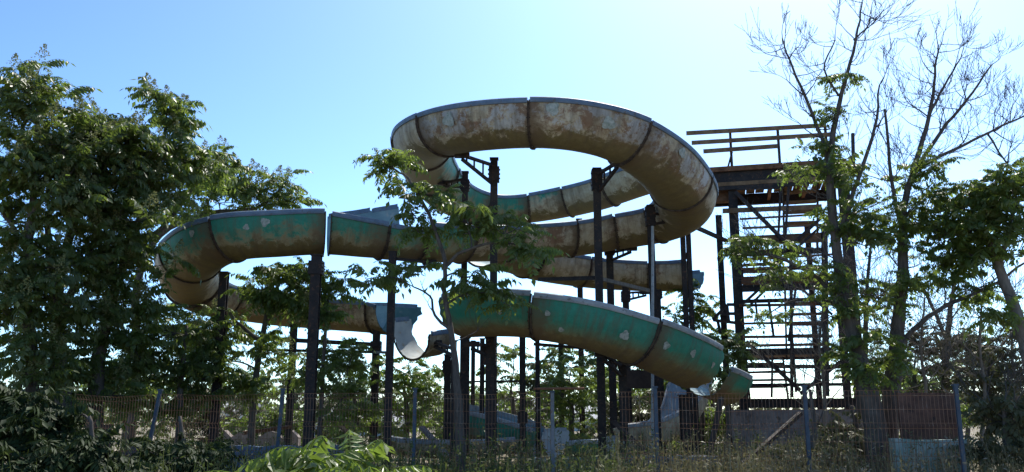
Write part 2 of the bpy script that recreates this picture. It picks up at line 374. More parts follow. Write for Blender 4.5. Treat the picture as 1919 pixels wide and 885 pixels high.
    for w_, i in ((0, 0), (1, seg)):
        if not flange[w_]: continue
        p, t, s, up = frames[i]; dirn = 1 if i == 0 else -1; fb = MB(); vs_ = []
        for j, (a, b, v) in enumerate(prof[i]):
            nv = (s * a + up * b).normalized()
            if abs(v) >= 1.0: nv = s * (1 if a > 0 else -1)
            base = p + s * a + up * b
            for (o1, o2) in ((0.002, 0.006), (0.038, 0.006), (0.038, 0.024), (0.002, 0.024)): vs_.append(base + nv * o1 + t * dirn * o2)
        fs = [(j * 4 + a, j * 4 + (a + 1) % 4, (j + 1) * 4 + (a + 1) % 4, (j + 1) * 4 + a) for j in range(n - 1) for a in range(4)]
        fs += [(0, 1, 2, 3), tuple((n - 1) * 4 + a for a in (3, 2, 1, 0))]
        fb.add(vs_, fs)
        for j in range(2, n - 2, 2):
            a, b, v = prof[i][j]; nv = (s * a + up * b).normalized(); fb.box(p + s * a + up * b + nv * 0.024 + t * dirn * 0.034, (0.009, 0.010, 0.010), (nv, t, nv.cross(t)))
        fb.build('flange', M['flange'], sec)
    return sec
def patch(sec, P, u, ang, rad, R, seed):
    """thin irregular filler patch bonded on the outside of the shell"""
    p, t, s, up = frame(P, u); r = random.Random(seed); mb = MB(); k = 30
    def pt(dl, da):
        q, tt, ss, uu = frame(P, u); a = R_(ang) + da / R
        return q + tt * dl + (ss * math.sin(a) - uu * math.cos(a)) * (R + 0.006 + 0.012 * (1 if dl or da else 1))
    vs_ = [pt(0, 0)]
    for i in range(k):
        rr = rad * (0.85 + 0.14 * math.sin(3 * 6.283 * i / k + seed) + r.uniform(-0.1, 0.1)); a = 2 * math.pi * i / k; vs_.append(pt(rr * math.cos(a), rr * math.sin(a)))
    mb.add(vs_, [(0, 1 + i, 1 + (i + 1) % k) for i in range(k)])
    return mb.build('patch', M['patch'], sec)

SR = 0.70
main_spec = [(1335, 345, 22.9), (1224, 362, 23.9), (1114, 396, 25.0), (1000, 418, 25.6), (910, 420, 25.2), (840, 400, 23.7), (800, 355, 21.4),
             (791, 320, 19.4), (815, 299, 18.0), (882, 284, 17.1), (1000, 277, 16.7), (1100, 286, 16.7), (1180, 312, 17.0), (1250, 363, 17.8),
             (1288, 424, 19.3), (1250, 452, 20.7), (1160, 468, 21.2), (1070, 482, 21.1), (960, 490, 20.5), (862, 492, 19.6), (772, 490, 18.8),
             (690, 485, 18.3), (605, 479, 18.0), (520, 483, 17.8), (440, 490, 17.8), (382, 512, 18.3), (346, 550, 19.7), (370, 585, 21.3),
             (440, 602, 22.6), (525, 613, 23.1), (620, 620, 23.1), (700, 626, 22.8), (760, 634, 22.4), (800, 645, 21.6)]
MP = slide_points(main_spec, SR)
def main_wall(u):
    aL, aR, eL, eR = 90, 93, 0, 0
    if 19.97 <= u < 22.0:
        t = (u - 19.97) / 2.03; aL = 76 + 18 * t; aR = 96; eR = 0.62 - 0.42 * t
    elif u >= 22.0:
        aL, aR = 96, 90
        if u > 30: eL = min(0.10, (u - 30) * 0.06)
        if u > 31: aR = 92 - 10 * (u - 31)
    return aL, aR, eL, eR
root = thing('water_slide', at(960, 700, 20) * 1.0, 'long open-topped water slide looping from the stair tower, faded tan and teal', 'water slide')
secs = [(0.3, 1.0, 'slide_tan', 'slide_inner_pale'), (1.0, 1.72, 'slide_tan', 'slide_inner_pale'), (1.72, 2.42, 'slide_tan', 'slide_inner_pale'), (2.42, 3.12, 'slide_mixed', 'slide_inner_pale'),
        (3.12, 4.3, 'slide_teal', 'slide_inner_pale'), (4.3, 5.7, 'slide_teal', 'slide_inner_pale'), (5.7, 7.0, 'slide_teal', 'slide_inner_pale'), (7.0, 8.35, 'slide_tan', 'slide_inner'),
        (8.35, 10.0, 'slide_chipped', 'slide_inner'), (10.0, 12.0, 'slide_chipped', 'slide_inner'), (12.0, 13.55, 'slide_chipped', 'slide_inner'), (13.55, 15.2, 'slide_tan', 'slide_inner'),
        (15.2, 16.1, 'slide_tan', 'slide_inner'), (16.1, 17.05, 'slide_tan', 'slide_inner'), (17.05, 18.1, 'slide_brown', 'slide_inner'), (18.1, 19.0, 'slide_brown', 'slide_inner'), (19.0, 19.97, 'slide_teal', 'slide_inner'),
        (19.97, 20.75, 'slide_teal', 'slide_inner'), (20.75, 21.9, 'slide_teal', 'slide_inner'), (22.0, 24.15, 'slide_teal', 'slide_inner'), (24.15, 25.55, 'slide_teal', 'slide_inner'), (25.55, 26.7, 'slide_tan', 'slide_inner'),
        (26.7, 27.7, 'slide_brown', 'slide_inner'), (27.7, 28.8, 'slide_brown', 'slide_inner'), (28.8, 29.9, 'slide_brown', 'slide_inner'), (29.9, 31.1, 'slide_brown', 'slide_inner'), (31.1, 31.75, 'slide_tan', 'slide_inner_teal')]
SEC = []
for (a, b, m_, inn) in secs:
    rag = (0, 0)
    if b == 31.75: rag = (0, 0.12)
    SEC.append(slide_section(root, MP, a, b, main_wall, SR, m_, inn, 'rim', flange=(True, b != 31.75), ragged=rag, slant=0.3 if b == 31.75 else 0))
for (i, u, ang, rad) in ((8, 8.95, 72, 0.16), (9, 10.35, 80, 0.15), (9, 11.3, 68, 0.15), (20, 24.55, -80, 0.085), (20, 25.2, -62, 0.11), (19, 23.2, -82, 0.10), (19, 23.55, -75, 0.07), (10, 12.7, 75, 0.12)):
    patch(SEC[i], MP, u, ang, rad, SR, i * 31 + int(u * 10))

# lower green run in front
low_spec = [(838, 632, 18.6), (862, 636, 17.4), (930, 634, 16.4), (1005, 638, 16.0), (1100, 655, 15.9), (1190, 684, 16.1), (1255, 712, 16.6), (1300, 733, 17.4), (1325, 746, 18.1), (1338, 752, 18.8)]
LR = 0.66
LP = slide_points(low_spec, LR)
root = thing('water_slide', LP[4] - Vector((0, 0, 2)), 'lower green water slide run curving down in front of the posts', 'water slide')
lw = lambda u: (90, 99, 0, 0)
L1 = slide_section(root, LP, 1.22, 3.07, lw, LR, 'slide_green', 'slide_inner', 'rim_pale', flange=(False, True), ragged=(0.10, 0))
L2 = slide_section(root, LP, 3.075, 5.115, lw, LR, 'slide_green', 'slide_inner', 'rim_pale')
L3 = slide_section(root, LP, 5.12, 7.0, lw, LR, 'slide_green', 'slide_inner', 'rim_pale', flange=(True, False), ragged=(0, 0.14))
for (s_, u, ang, rad) in ((L2, 4.62, 62, 0.10), (L3, 5.35, 66, 0.085), (L3, 5.95, 70, 0.085), (L3, 6.6, 66, 0.07), (L2, 3.6, 48, 0.06), (L2, 3.35, 72, 0.06), (L1, 2.5, 70, 0.07)):
    patch(s_, LP, u, ang, rad, LR, int(u * 100))
tail_spec = [(1316, 742, 17.6), (1346, 752, 17.9), (1376, 767, 18.2), (1408, 790, 18.5)]
TP = slide_points(tail_spec, 0.60)
root = thing('slide_fragment', TP[1] - Vector((0, 0, 1.2)), 'broken green slide piece hanging below the end of the lower green run', 'slide fragment')
slide_section(root, TP, 0.3, 1.9, lambda u: (66, 84, 0, 0), 0.60, 'slide_green', 'slide_inner', 'rim_pale', flange=(False, False), ragged=(0.12, 0.03))

back_spec = [(905, 500, 21.0), (960, 512, 22.4), (1010, 527, 23.4), (1100, 540, 24.4), (1190, 546, 24.6), (1260, 547, 24.4), (1322, 543, 23.9)]
BP = slide_points(back_spec, 0.62)
root = thing('water_slide', BP[3] - Vector((0, 0, 3)), 'short brown slide run behind the posts with an open cut end', 'water slide')
bw = lambda u: (88, 100, 0, 0)
for (a, b, m_) in ((0.0, 1.6, 'slide_teal'), (1.6, 2.85, 'slide_tan'), (2.85, 4.35, 'slide_tan'), (4.35, 5.75, 'slide_tan')):
    slide_section(root, BP, a, b, bw, 0.62, m_, 'slide_inner', 'rim', flange=(True, b < 5.7), ragged=(0, 0.03 if b > 5.7 else 0))

mouth_spec = [(850, 661, 20.45), (806, 669, 19.95), (768, 675, 19.5)]
UP = slide_points(mouth_spec, 0.60)
root = thing('slide_fragment', UP[1] - Vector((0, 0, 1.5)), 'curled blue-grey slide mouth hanging off a bracket left of the green run', 'slide fragment')
slide_section(root, UP, 0.88, 2.0, lambda u: (84, 100, 0, 0.22), 0.60, 'slide_tan', 'slide_inner_pale', 'rim', flange=(False, True), ragged=(0.05, 0.03), slant0=0.14)

def ground_piece(spec, R, wall, mat, inner, label, ragged=(0.05, 0.05), name='slide_fragment', rimm='rim_pale'):
    P = slide_points(spec, R); r = thing(name, (P[1].x, P[1].y, GZ), label, 'slide fragment' if name == 'slide_fragment' else 'water slide')
    slide_section(r, P, 0, len(P) - 1, lambda u: wall, R, mat, inner, rimm, flange=(False, False), ragged=ragged); return r
ground_piece([(1296, 745, 23.0), (1275, 800, 22.2), (1215, 845, 21.4), (1130, 862, 21.0)], 0.62, (100, 70, 0, 0), 'slide_tan', 'slide_inner_pale', 'pale slide chute curving steeply down to the ground under the green run')
ground_piece([(850, 822, 21.6), (930, 840, 21.4), (1015, 866, 21.2)], 0.62, (96, 96, 0.1, 0), 'slide_teal', 'slide_inner', 'grey teal run-out trough sloping to the ground between the lower posts')
ground_piece([(735, 852, 19.6), (800, 860, 19.6), (880, 858, 20.4), (950, 852, 21.0)], 0.55, (62, 70, 0, 0), 'slide_tan', 'slide_inner_pale', 'pale shallow slide half-shell lying on the ground beside the bushes')
ground_piece([(1036, 868, 20.2), (1066, 864, 20.4), (1098, 862, 20.8)], 0.52, (100, 78, 0.05, 0), 'slide_green', 'slide_inner_pale', 'upright teal slide scrap standing left of two dark posts')

# ------------------------------------------------------------------ support posts
def post(px, ytop, Y, w, label, collar=None, mat='steel', arms=(), pipe=None, twin=False, cap=True):  # pipe argument: pale tube standing in for the post's sunlit edge
    """px at ytop. collar=(y0,y1) px. arms=[(px,py,Y)] truss tips"""
    top = at(px, ytop, Y); base = Vector((top.x, top.y, GZ - 0.3))
    r = thing('support_post', (top.x, top.y, GZ), label, 'post', 'steel posts carrying the slides')
    b = MB()
    if twin:
        for s in (-1, 1): b.ibeam(base + Vector((s * w * 0.62, 0, 0)), top + Vector((s * w * 0.62, 0, 0)), w, w * 0.9, Vector((0, 1, 0)), w * 0.12)
        for k in range(5): b.box(Vector((top.x, top.y, top.z * (0.25 + 0.16 * k))), (w * 1.15, w * 0.3, 0.08))
    elif mat == 'pipe': b.tube([base, top], [w / 2, w / 2], 12)
    else: b.ibeam(base, top, w, w, Vector((0, 1, 0)), w * 0.13)
    b.build('column', M['steel' if mat == 'pipe' else mat], r)
    if cap:
        c = MB(); c.box(top + Vector((0, 0, 0.012)), (w * 0.62, w * 0.62, 0.012)); c.build('cap_plate', M['steel'], r)
    if collar:
        z0, z1 = at(px, collar[1], Y).z, at(px, collar[0], Y).z; c = MB()
        for sx in (-1, 1):
            c.box((top.x + sx * w * 0.62, top.y, (z0 + z1) / 2), (w * 0.12, w * 0.66, (z1 - z0) / 2))
        for sy in (-1, 1): c.box((top.x, top.y + sy * w * 0.60, (z0 + z1) / 2), (w * 0.499, w * 0.08, (z1 - z0) / 2 * 0.98))
        for sx in (-1, 1):
            for k in (0.2, 0.5, 0.8): c.tube([(top.x + sx * w * 0.74, top.y - w * 0.3, z0 + (z1 - z0) * k), (top.x + sx * w * 0.86, top.y - w * 0.3, z0 + (z1 - z0) * k)], [0.022, 0.022], 6)
        c.build('collar', M['steel'], r)
    for (ax, ay, aY, drop) in arms:
        tip = at(ax, ay, aY); d = Vector((tip.x - top.x, tip.y - top.y, 0)).normalized()
        a0 = Vector((top.x, top.y, 0)) + d * w * 0.5
        zt = min(top.z - 0.12, tip.z + 0.0) if tip.z < top.z else top.z - 0.15
        tp = Vector((a0.x, a0.y, zt)); bt = Vector((a0.x, a0.y, zt - drop)); tl = tip - Vector((0, 0, 0.09))
        am = MB(); am.bar(tp, tip, 0.07, 0.06); am.bar(bt, tl, 0.06, 0.06)
        for k in (0.3, 0.6, 0.85):
            am.bar(tp.lerp(tip, k), bt.lerp(tl, k), 0.04, 0.04, Vector((0, 1, 0)))
        am.bar(tip - Vector((0.16, 0, 0)), tip + Vector((0.16, 0, 0)), 0.14, 0.10)
        am.build('bracket_arm', M['steel'], r)
    if pipe:
        q0, q1 = at(px + pipe[0], pipe[1], Y - w * 0.9), at(px + pipe[0], pipe[2], Y - w * 0.9)
        pb = MB(); pb.tube([(q1.x, q1.y, q1.z), (q0.x, q0.y, q0.z)], [0.035, 0.035], 8); pb.build('sunlit_edge', M['steel_sunlit'], r)  # pale tube added as the painted sunlit edge of the post
    return r
post(421, 512, 18.6, 0.17, 'dark steel post inside the left loop, leftmost of the posts')
post(594, 480, 17.3, 0.19, 'collared steel post under the gap between slide sections', collar=(490, 515))
post(736, 474, 18.0, 0.15, 'steel post with truss arm passing in front of the open slide mouth', arms=((805, 492, 18.9, 0.22),))
post(706, 618, 22.5, 0.18, 'short steel post under the far slide run left of its open mouth', collar=(640, 662))
post(872, 324, 20.2, 0.14, 'tall thin steel post behind the middle tree with short left arm', arms=((832, 343, 21.2, 0.2),), collar=(338, 358))
post(926, 299, 18.4, 0.16, 'tallest steel post with truss arm reaching up left to the top loop', collar=(314, 341), arms=((866, 291, 17.6, 0.42),))
post(1118, 318, 18.4, 0.16, 'steel post with truss arm reaching up right to the top loop', collar=(319, 356), arms=((1158, 304, 17.6, 0.40),))
post(1218, 387, 19.6, 0.145, 'steel post with pale pipe down its front standing in for its sunlit edge', collar=(389, 424), arms=((1284, 404, 19.8, 0.25),), pipe=(5, 424, 866))
post(1085, 412, 26.6, 0.16, 'thin far steel post behind the middle of the brown runs')
post(1142, 458, 22.0, 0.17, 'steel post with right truss arm under the second tan run', collar=(460, 478), arms=((1182, 466, 21.4, 0.2),))
post(1284, 430, 21.3, 0.115, 'twin-column steel post beneath the right bend of the loop', twin=True)
post(839, 666, 20.6, 0.15, 'short collared steel post right of the open slide mouth', collar=(676, 700))
post(851, 640, 17.9, 0.11, 'slim steel post just left of the middle tree trunk', arms=((815, 642, 19.4, 0.14),))
post(872, 634, 18.6, 0.19, 'stout steel post under the ragged left end of the green run')
post(887, 640, 23.5, 0.11, 'thin far steel post right of the middle tree trunk')
post(904, 636, 21.5, 0.115, 'second thin far steel post right of the middle tree trunk')
post(918, 634, 17.6, 0.17, 'stout collared steel post under the left part of the green run', collar=(650, 684), arms=((884, 645, 17.2, 0.2),))
post(979, 630, 19.5, 0.14, 'steel post with low collar under the green run near its left joint', collar=(772, 794))
post(1007, 632, 21.0, 0.11, 'thin steel post beneath the first joint of the green run')
post(1051, 640, 24.0, 0.14, 'far steel post rising out of the bush behind the green run')
post(1172, 540, 23.2, 0.16, 'steel post with bracket under the far brown run', arms=((1210, 548, 23.8, 0.2),), collar=(546, 566))
post(1232, 545, 23.4, 0.15, 'far steel post under the open cut end of the brown run', collar=(546, 560))
post(1166, 672, 17.5, 0.15, 'dark steel post beneath the second joint of the green run', arms=((1130, 664, 16.6, 0.2),))
post(1283, 742, 19.2, 0.22, 'thick dark steel post under the tail of the green run')
post(551, 610, 22.0, 0.16, 'far steel post behind the foliage under the left loop')

def beam(name, a, b, w, h, mat, label, cat='beam'):
    p, q = at(*a), at(*b); mb = MB(); mb.bar(p, q, w, h)
    o = mb.build(name, M[mat], loc=(p + q) / 2); return tag(o, label, cat)
beam('tie_beam', (438, 632, 19.5), (706, 646, 22.4), 0.08, 0.10, 'steel', 'dark steel tie beam spanning under the left loop')
beam('tie_beam', (500, 656, 22.3), (700, 660, 22.6), 0.06, 0.07, 'steel', 'lower thin tie beam behind the left loop foliage')
beam('tie_beam', (1010, 524, 20.5), (1116, 521, 18.7), 0.07, 0.09, 'steel', 'dark tie beam crossing in front of the far brown run')
beam('wooden_pole', (1122, 522, 18.6), (1216, 545, 19.3), 0.08, 0.08, 'bark_grey', 'pale weathered pole tied between two tall posts', 'pole')
beam('tie_beam', (842, 716, 20.4), (985, 714, 19.6), 0.04, 0.04, 'steel', 'thin steel tie rod between the lower centre posts')
beam('tie_beam', (700, 660, 22.4), (735, 661, 18.2), 0.06, 0.06, 'steel', 'short tie beam joining the posts left of the open mouth')
beam('tie_beam', (1000, 645, 17.5), (1125, 655, 17.5), 0.06, 0.06, 'steel', 'steel tie beam close beneath the green run')
beam('tie_beam', (1286, 418, 21.2), (1362, 452, 23.2), 0.09, 0.09, 'steel', 'sloping steel brace between the twin post and the stair tower')

# ------------------------------------------------------------------ stair tower
A = at(1386, 600, 23.2); Bq = at(1601, 600, 22.5)
EX = Vector((Bq.x - A.x, Bq.y - A.y, 0)); TW = EX.length; EX.normalize(); EY = Vector((-EX.y, EX.x, 0)); UZ = Vector((0, 0, 1))
T0 = Vector((A.x, A.y, 0)); TD = 2.5
def tw(x, y, z): return T0 + EX * x + EY * y + UZ * z
tower = thing('stair_tower', (T0.x, T0.y, GZ), 'rusty steel stair tower with timber railings at the start of the slide', 'tower')
def tp(name, mat, *bars):
    b = MB()
    for (p, q, w, h) in bars: b.bar(p, q, w, h)
    return b.build(name, M[mat], tower)
def zt(py, Y=23.0): return at(1480, py, Y).z
ZD, Z3, Z2, Z1, Z0 = zt(318), zt(452), zt(526), zt(660), zt(756)
def tcol(x, y, z0, z1, w):
    b = MB(); b.ibeam(tw(x, y, z0), tw(x, y, z1), w, w, EY, w * 0.14); return b.build('column', M['steel'], tower)
tcol(0, 0, GZ, ZD - 0.02, 0.24); tcol(TW, 0, GZ, ZD - 0.02, 0.27); tcol(0, TD, GZ, ZD - 0.02, 0.2); tcol(TW, TD, GZ, ZD - 0.02, 0.2)
tcol(-0.42, 0.5, GZ, zt(392), 0.17); tcol(2.1, 1.9, GZ, zt(400), 0.15)
DX0 = -1.45
def tb(a, b, w, h, mat='steel', name='beam'):
    m_ = MB(); m_.ibeam(a, b, w, h, UZ, 0.03) if h > 0.15 else m_.bar(a, b, w, h); return m_.build(name, M[mat], tower)
tb(tw(DX0 + 0.2, -0.13, ZD - 0.20), tw(TW + 0.15, -0.13, ZD - 0.20), 0.12, 0.34)
tb(tw(DX0 + 0.2, TD + 0.13, ZD - 0.20), tw(TW + 0.15, TD + 0.13, ZD - 0.20), 0.12, 0.34)
tb(tw(-0.6, -0.2, ZD - 0.53), tw(TW - 0.9, -0.2, ZD - 0.53), 0.08, 0.10)
for x in (DX0 + 0.35, 0.1, 1.1, 2.1, TW - 0.08): tb(tw(x, -0.06, ZD - 0.17), tw(x, TD + 0.06, ZD - 0.17), 0.09, 0.2, 'rusty')
for k in range(17):
    x = DX0 + 0.1 + k * 0.275
    if k in (9, 13): continue
    b = MB(); b.bar(tw(x, -0.22, ZD + 0.02 + 0.006 * (k % 3)), tw(x, TD + 0.2, ZD + 0.02 + 0.006 * ((k * 7) % 3)), 0.25, 0.045); b.build('deck_plank', M['wood'], tower)
tb(tw(DX0 + 0.25, -0.245, ZD + 0.02), tw(TW + 0.1, -0.245, ZD + 0.02), 0.04, 0.14, 'rusty', 'fascia_board')
tb(tw(DX0 + 0.6, -0.21, ZD - 0.415), tw(TW - 0.7, -0.21, ZD - 0.415), 0.05, 0.11, 'wood', 'fascia_board')
# levels: front and rear beams
for (z, h, mat, x1, w) in ((Z3, 0.26, 'wood', 2.25, 0.07), (Z3 - 0.36, 0.15, 'steel', 2.35, 0.08), (Z2, 0.20, 'rusty', TW, 0.1), (Z2 - 0.22, 0.18, 'steel', TW, 0.1), (Z1, 0.17, 'steel', TW - 0.6, 0.1), (Z1 + 0.17, 0.07, 'rusty', TW - 0.7, 0.06), (Z0, 0.24, 'steel', TW, 0.12), (Z0 - 0.30, 0.22, 'steel', TW, 0.12)):
    tb(tw(0.1, -0.17, z), tw(x1, -0.17, z), w, h, mat); 
    if mat == 'steel': tb(tw(0.1, TD + 0.16, z), tw(TW - 0.1, TD + 0.16, z), w, h * 0.6, 'steel')
# landings
for (z, y0, y1) in ((Z3, 1.5, 2.4), (Z2, -0.05, 0.8), (Z1, 1.5, 2.4), (Z0, -0.05, 0.9)):
    for k in range(4):
        y = y0 + (y1 - y0) * (k + 0.5) / 4; b = MB(); b.bar(tw(0.15, y, z + 0.03), tw(2.2, y, z + 0.03), (y1 - y0) / 4 - 0.02, 0.045); b.build('landing_plank', M['wood'], tower)
# flights: open treads on stringers
def flight(z0, z1, y0, y1, x0, x1, n, mat='rusty'):
    for k in range(1, n):
        if (k * 7 + n) % 9 == 4: continue
        t = k / n; z = z0 + (z1 - z0) * t; y = y0 + (y1 - y0) * t
        b = MB(); b.bar(tw(x0, y, z + random.uniform(-0.03, 0.03)), tw(x1, y + random.uniform(-0.05, 0.05), z + random.uniform(-0.03, 0.03)), 0.25, 0.055); b.build('stair_tread', M[mat], tower)
    for x in (x0 - 0.03, x1 + 0.03):
        b = MB(); b.bar(tw(x, y0, z0 - 0.08), tw(x, y1, z1 - 0.08), 0.045, 0.17); b.build('stringer', M['steel'], tower)
flight(Z0, Z1, 0.6, 1.8, 0.2, 1.15, 6); flight(Z1, Z2, 1.7, 0.5, 1.3, 2.25, 7); flight(Z2, Z3, 0.6, 1.7, 0.2, 1.2, 5, 'wood'); flight(Z3, ZD - 0.1, 1.7, 0.2, 1.42, 2.28, 8, 'wood')
# guard rails across the front
for (py, x0, x1, h, mat) in ((356, 0.1, 1.35, 0.05, 'steel'), (395, -0.3, 2.3, 0.13, 'wood'), (412, 0.15, 2.3, 0.05, 'rusty'), (429, 0.2, 2.35, 0.06, 'wood'), (487, 0.9, 2.65, 0.05, 'rusty'), (505, 0.1, 2.3, 0.06, 'rusty'), (573, 0.0, 2.6, 0.07, 'rusty'), (607, 0.05, 2.3, 0.06, 'rusty'), (632, 0.05, 2.3, 0.07, 'rusty'), (687, 0.1, 2.9, 0.10, 'steel'), (698, 0.1, 1.2, 0.05, 'rusty'), (722, 0.05, 2.9, 0.08, 'steel')):
    z = zt(py); tp('guard_rail', mat, (tw(x0, -0.24, z), tw(x1, -0.24, z + random.uniform(-0.06, 0.05)), 0.05, h))
# braces given by photo points in the front plane
def fp(px, py, off=-0.3):
    Y = A.y + (px - 1386) / (1601 - 1386) * (Bq.y - A.y) + off; return at(px, py, Y)
for (a, b, w) in (((1378, 360), (1482, 464), 0.10), ((1450, 490), (1546, 402), 0.08), ((1463, 492), (1552, 412), 0.06), ((1482, 462), (1530, 492), 0.07), ((1390, 572), (1436, 530), 0.07), ((1400, 578), (1446, 532), 0.06), ((1488, 530), (1560, 590), 0.06),
                  ((1398, 640), (1500, 732), 0.10), ((1500, 738), (1604, 655), 0.09), ((1482, 600), (1492, 735), 0.05), ((1463, 352), (1456, 500), 0.055), ((1478, 350), (1470, 470), 0.06), ((1482, 465), (1484, 745), 0.07), ((1448, 655), (1446, 745), 0.05), ((1420, 600), (1415, 560), 0.05), ((1492, 535), (1478, 640), 0.06), ((1440, 560), (1450, 632), 0.06), ((1545, 430), (1548, 742), 0.13), ((1598, 250), (1600, 330), 0.07)):
    tp('brace', 'steel', (fp(*a), fp(*b), w, w))
# deck railing
RP = [(1368, 245), (1457, 239), (1546, 236)]
for (px, py) in RP:
    q = fp(px, py, -0.12); tp('railing_post', 'steel', (Vector((q.x, q.y, ZD - 0.2)), q, 0.06, 0.06))
tp('railing_post', 'steel', (fp(1372, 285, -0.1), fp(1363, 318, -0.1), 0.05, 0.05))
for (a, b) in (((1286, 250), (1548, 235)), ((1296, 268), (1560, 252)), ((1318, 284), (1457, 274))):
    tp('top_rail', 'wood', (fp(*a, -0.2), fp(*b, -0.2), 0.05, 0.115))
tp('start_sill', 'rusty', (tw(-1.3, 0.3, ZD - 0.55), tw(-0.1, 0.3, ZD - 0.55), 0.3, 0.5))
# side bracket left of the tower
for (a, b) in (((1336, 600), (1362, 571)), ((1362, 571), (1390, 571)), ((1336, 600), (1385, 606)), ((1345, 602), (1350, 625)), ((1350, 588), (1390, 588)), ((1362, 571), (1366, 606))):
    tp('side_bracket', 'steel', (fp(*a, -0.1), fp(*b, -0.1), 0.07, 0.08))
# concrete plinth
pb = MB(); c0 = tw(TW / 2 - 0.1, TD / 2, 0); zc = zt(768, 22.6)
pb.box((c0.x, c0.y, (GZ - 0.4 + zc) / 2), (TW / 2 + 0.25, TD / 2 + 0.35, (zc - GZ + 0.4) / 2), (EX, EY, UZ))
tag(pb.build('concrete_plinth', M['concrete'], loc=(c0.x, c0.y, GZ)), 'cracked grey concrete plinth beneath the stair tower', 'plinth')

# ------------------------------------------------------------------ fence
FPX = [(40, 0), (300, 12), (530, 4), (778, 0), (1035, 0), (1228, 0), (1508, 0), (1792, 0)]
def fY(px): return 14.0 - (px - 300) * (2.0 / 1208)
fence = thing('mesh_fence', (at(1000, 800, fY(1000)).x, fY(1000), 0.1), 'rusty welded wire mesh fence with blue posts along the front', 'fence')
FT = 1.95; tops = []
for i, (px, lean) in enumerate(FPX):
    Y = fY(px); t = at(px, 740, Y); top = Vector((t.x, Y, FT + (0.06 if px != 1035 else 0.0)))
    base = Vector((t.x - lean * 0.022, Y, -0.1)); b = MB(); b.bar(base, top, 0.05, 0.05, Vector((0, 1, 0)))
    o = b.build('fence_post', M['fence_post_grey' if px in (1035, 40) else 'fence_post'], fence)
    c = MB(); c.box(top + Vector((0, 0, 0.012)), (0.036, 0.036, 0.012)); c.build('post_cap', M['fence_post'], o)
    tops.append(top)
def mesh_panel(p, q, frac0=0.0, frac1=1.0, zlo=0.05, sag=0.0, ragged=False):
    r = random.Random(int(p.x * 100)); d = Vector((q.x - p.x, q.y - p.y, 0)); L = d.length; d.normalize(); nrm = Vector((d.y, -d.x, 0))
    mb = MB(); folds = [FT - 0.03 - 0.43 * k for k in range(5)]
    def wire(a, b, rad):
        a, b = Vector(a), Vector(b); t = (b - a).normalized(); u = t.cross(nrm)
        if u.length < 0.1: u = t.cross(Vector((0, 0, 1)))
        u.normalize(); w = t.cross(u); vs_ = []
        for e in (a, b):
            for k in range(3): vs_.append(e + (u * math.cos(k * 2.094) + w * math.sin(k * 2.094)) * rad)
        mb.add(vs_, [(0, 1, 4, 3), (1, 2, 5, 4), (2, 0, 3, 5)])
    n = int(L / 0.05)
    for i in range(n + 1):
        f = i / n
        if f < frac0 or f > frac1: continue
        x = 0.03 + (L - 0.06) * f; b0 = Vector((p.x, p.y, 0)) + d * x; zmax = FT + 0.02 - sag * math.sin(f * math.pi)
        if ragged and r.random() < 0.12: zmax -= r.uniform(0.1, 0.5)
        pts = []
        for z in folds:
            pts += [(z + 0.035, 0), (z, 0.035), (z - 0.035, 0)]
        last = None
        for (z, o) in pts:
            if z > zmax or z < zlo: continue
            q_ = b0 + Vector((0, 0, z)) + nrm * o
            if last: wire(last, q_, 0.0032)
            last = q_
    f0 = Vector((p.x, p.y, 0)) + d * (0.03 + (L - 0.06) * frac0); f1 = Vector((p.x, p.y, 0)) + d * (0.03 + (L - 0.06) * frac1)
    zz = [(z + o, 0) for z in folds for o in (0.035, -0.035)] + [(z - 0.215, 0) for z in folds[:-1]]
    for (z, o) in zz:
        dz = -sag; m = (f0 + f1) / 2
        wire(f0 + Vector((0, 0, z)), m + Vector((0, 0, z + dz)), 0.0040); wire(m + Vector((0, 0, z + dz)), f1 + Vector((0, 0, z)), 0.0040)
    return mb.build('wire_mesh', M['wire'], fence, kind='stuff')
for i in range(len(tops) - 1):
    if i == 4: mesh_panel(tops[i], tops[i + 1], 0.66, 1.0, ragged=True)
    elif i == 0: mesh_panel(tops[i], tops[i + 1], 0.4, 1.0, sag=0.05)
    elif i == 6: mesh_panel(tops[i], tops[i + 1], 0.0, 1.0)
    else: mesh_panel(tops[i], tops[i + 1], sag=0.03 * (i % 2))
rb = MB(); q = tops[4]; rb.tube([at(1000, 729, fY(1035)) , at(1095, 728, fY(1095))], [0.018, 0.018], 7); rb.build('top_rail', M['rusty'], fence)

# ------------------------------------------------------------------ low walls, boards, debris
def wallbox(name, px0, px1, ytop, Y, thick, mat, label, cat='wall', zb=None, Y1=None, jag=0.0):
    a, b = at(px0, ytop, Y), at(px1, ytop, Y1 or Y); zb = GZ - 0.3 if zb is None else zb
    d = Vector((b.x - a.x, b.y - a.y, 0)); L = d.length; d.normalize(); nv = Vector((-d.y, d.x, 0)); mb = MB(); n = 10; vs_ = []
    r = random.Random(int(px0))
    for i in range(n + 1):
        p = Vector((a.x, a.y, 0)) + d * L * i / n; zt_ = a.z + (b.z - a.z) * i / n - jag * r.random()
        for (o, z) in ((0, zb), (0, zt_), (thick, zt_), (thick, zb)): vs_.append(p + nv * o + Vector((0, 0, z)))
    fs = [(i * 4 + k, i * 4 + (k + 1) % 4, (i + 1) * 4 + (k + 1) % 4, (i + 1) * 4 + k) for i in range(n) for k in range(4)] + [(0, 1, 2, 3), tuple(n * 4 + k for k in (3, 2, 1, 0))]
    mb.add(vs_, fs); return tag(mb.build(name, M[mat], loc=((a.x + b.x) / 2, (a.y + b.y) / 2, GZ)), label, cat)
wallbox('pool_wall', 1170, 1348, 853, 16.2, 0.25, 'pool_blue', 'low blue painted pool wall behind the fence on the right', jag=0.05)
wallbox('pool_wall', 385, 640, 834, 18.0, 0.3, 'pool_blue', 'low blue painted pool wall beneath the left loop', jag=0.05)
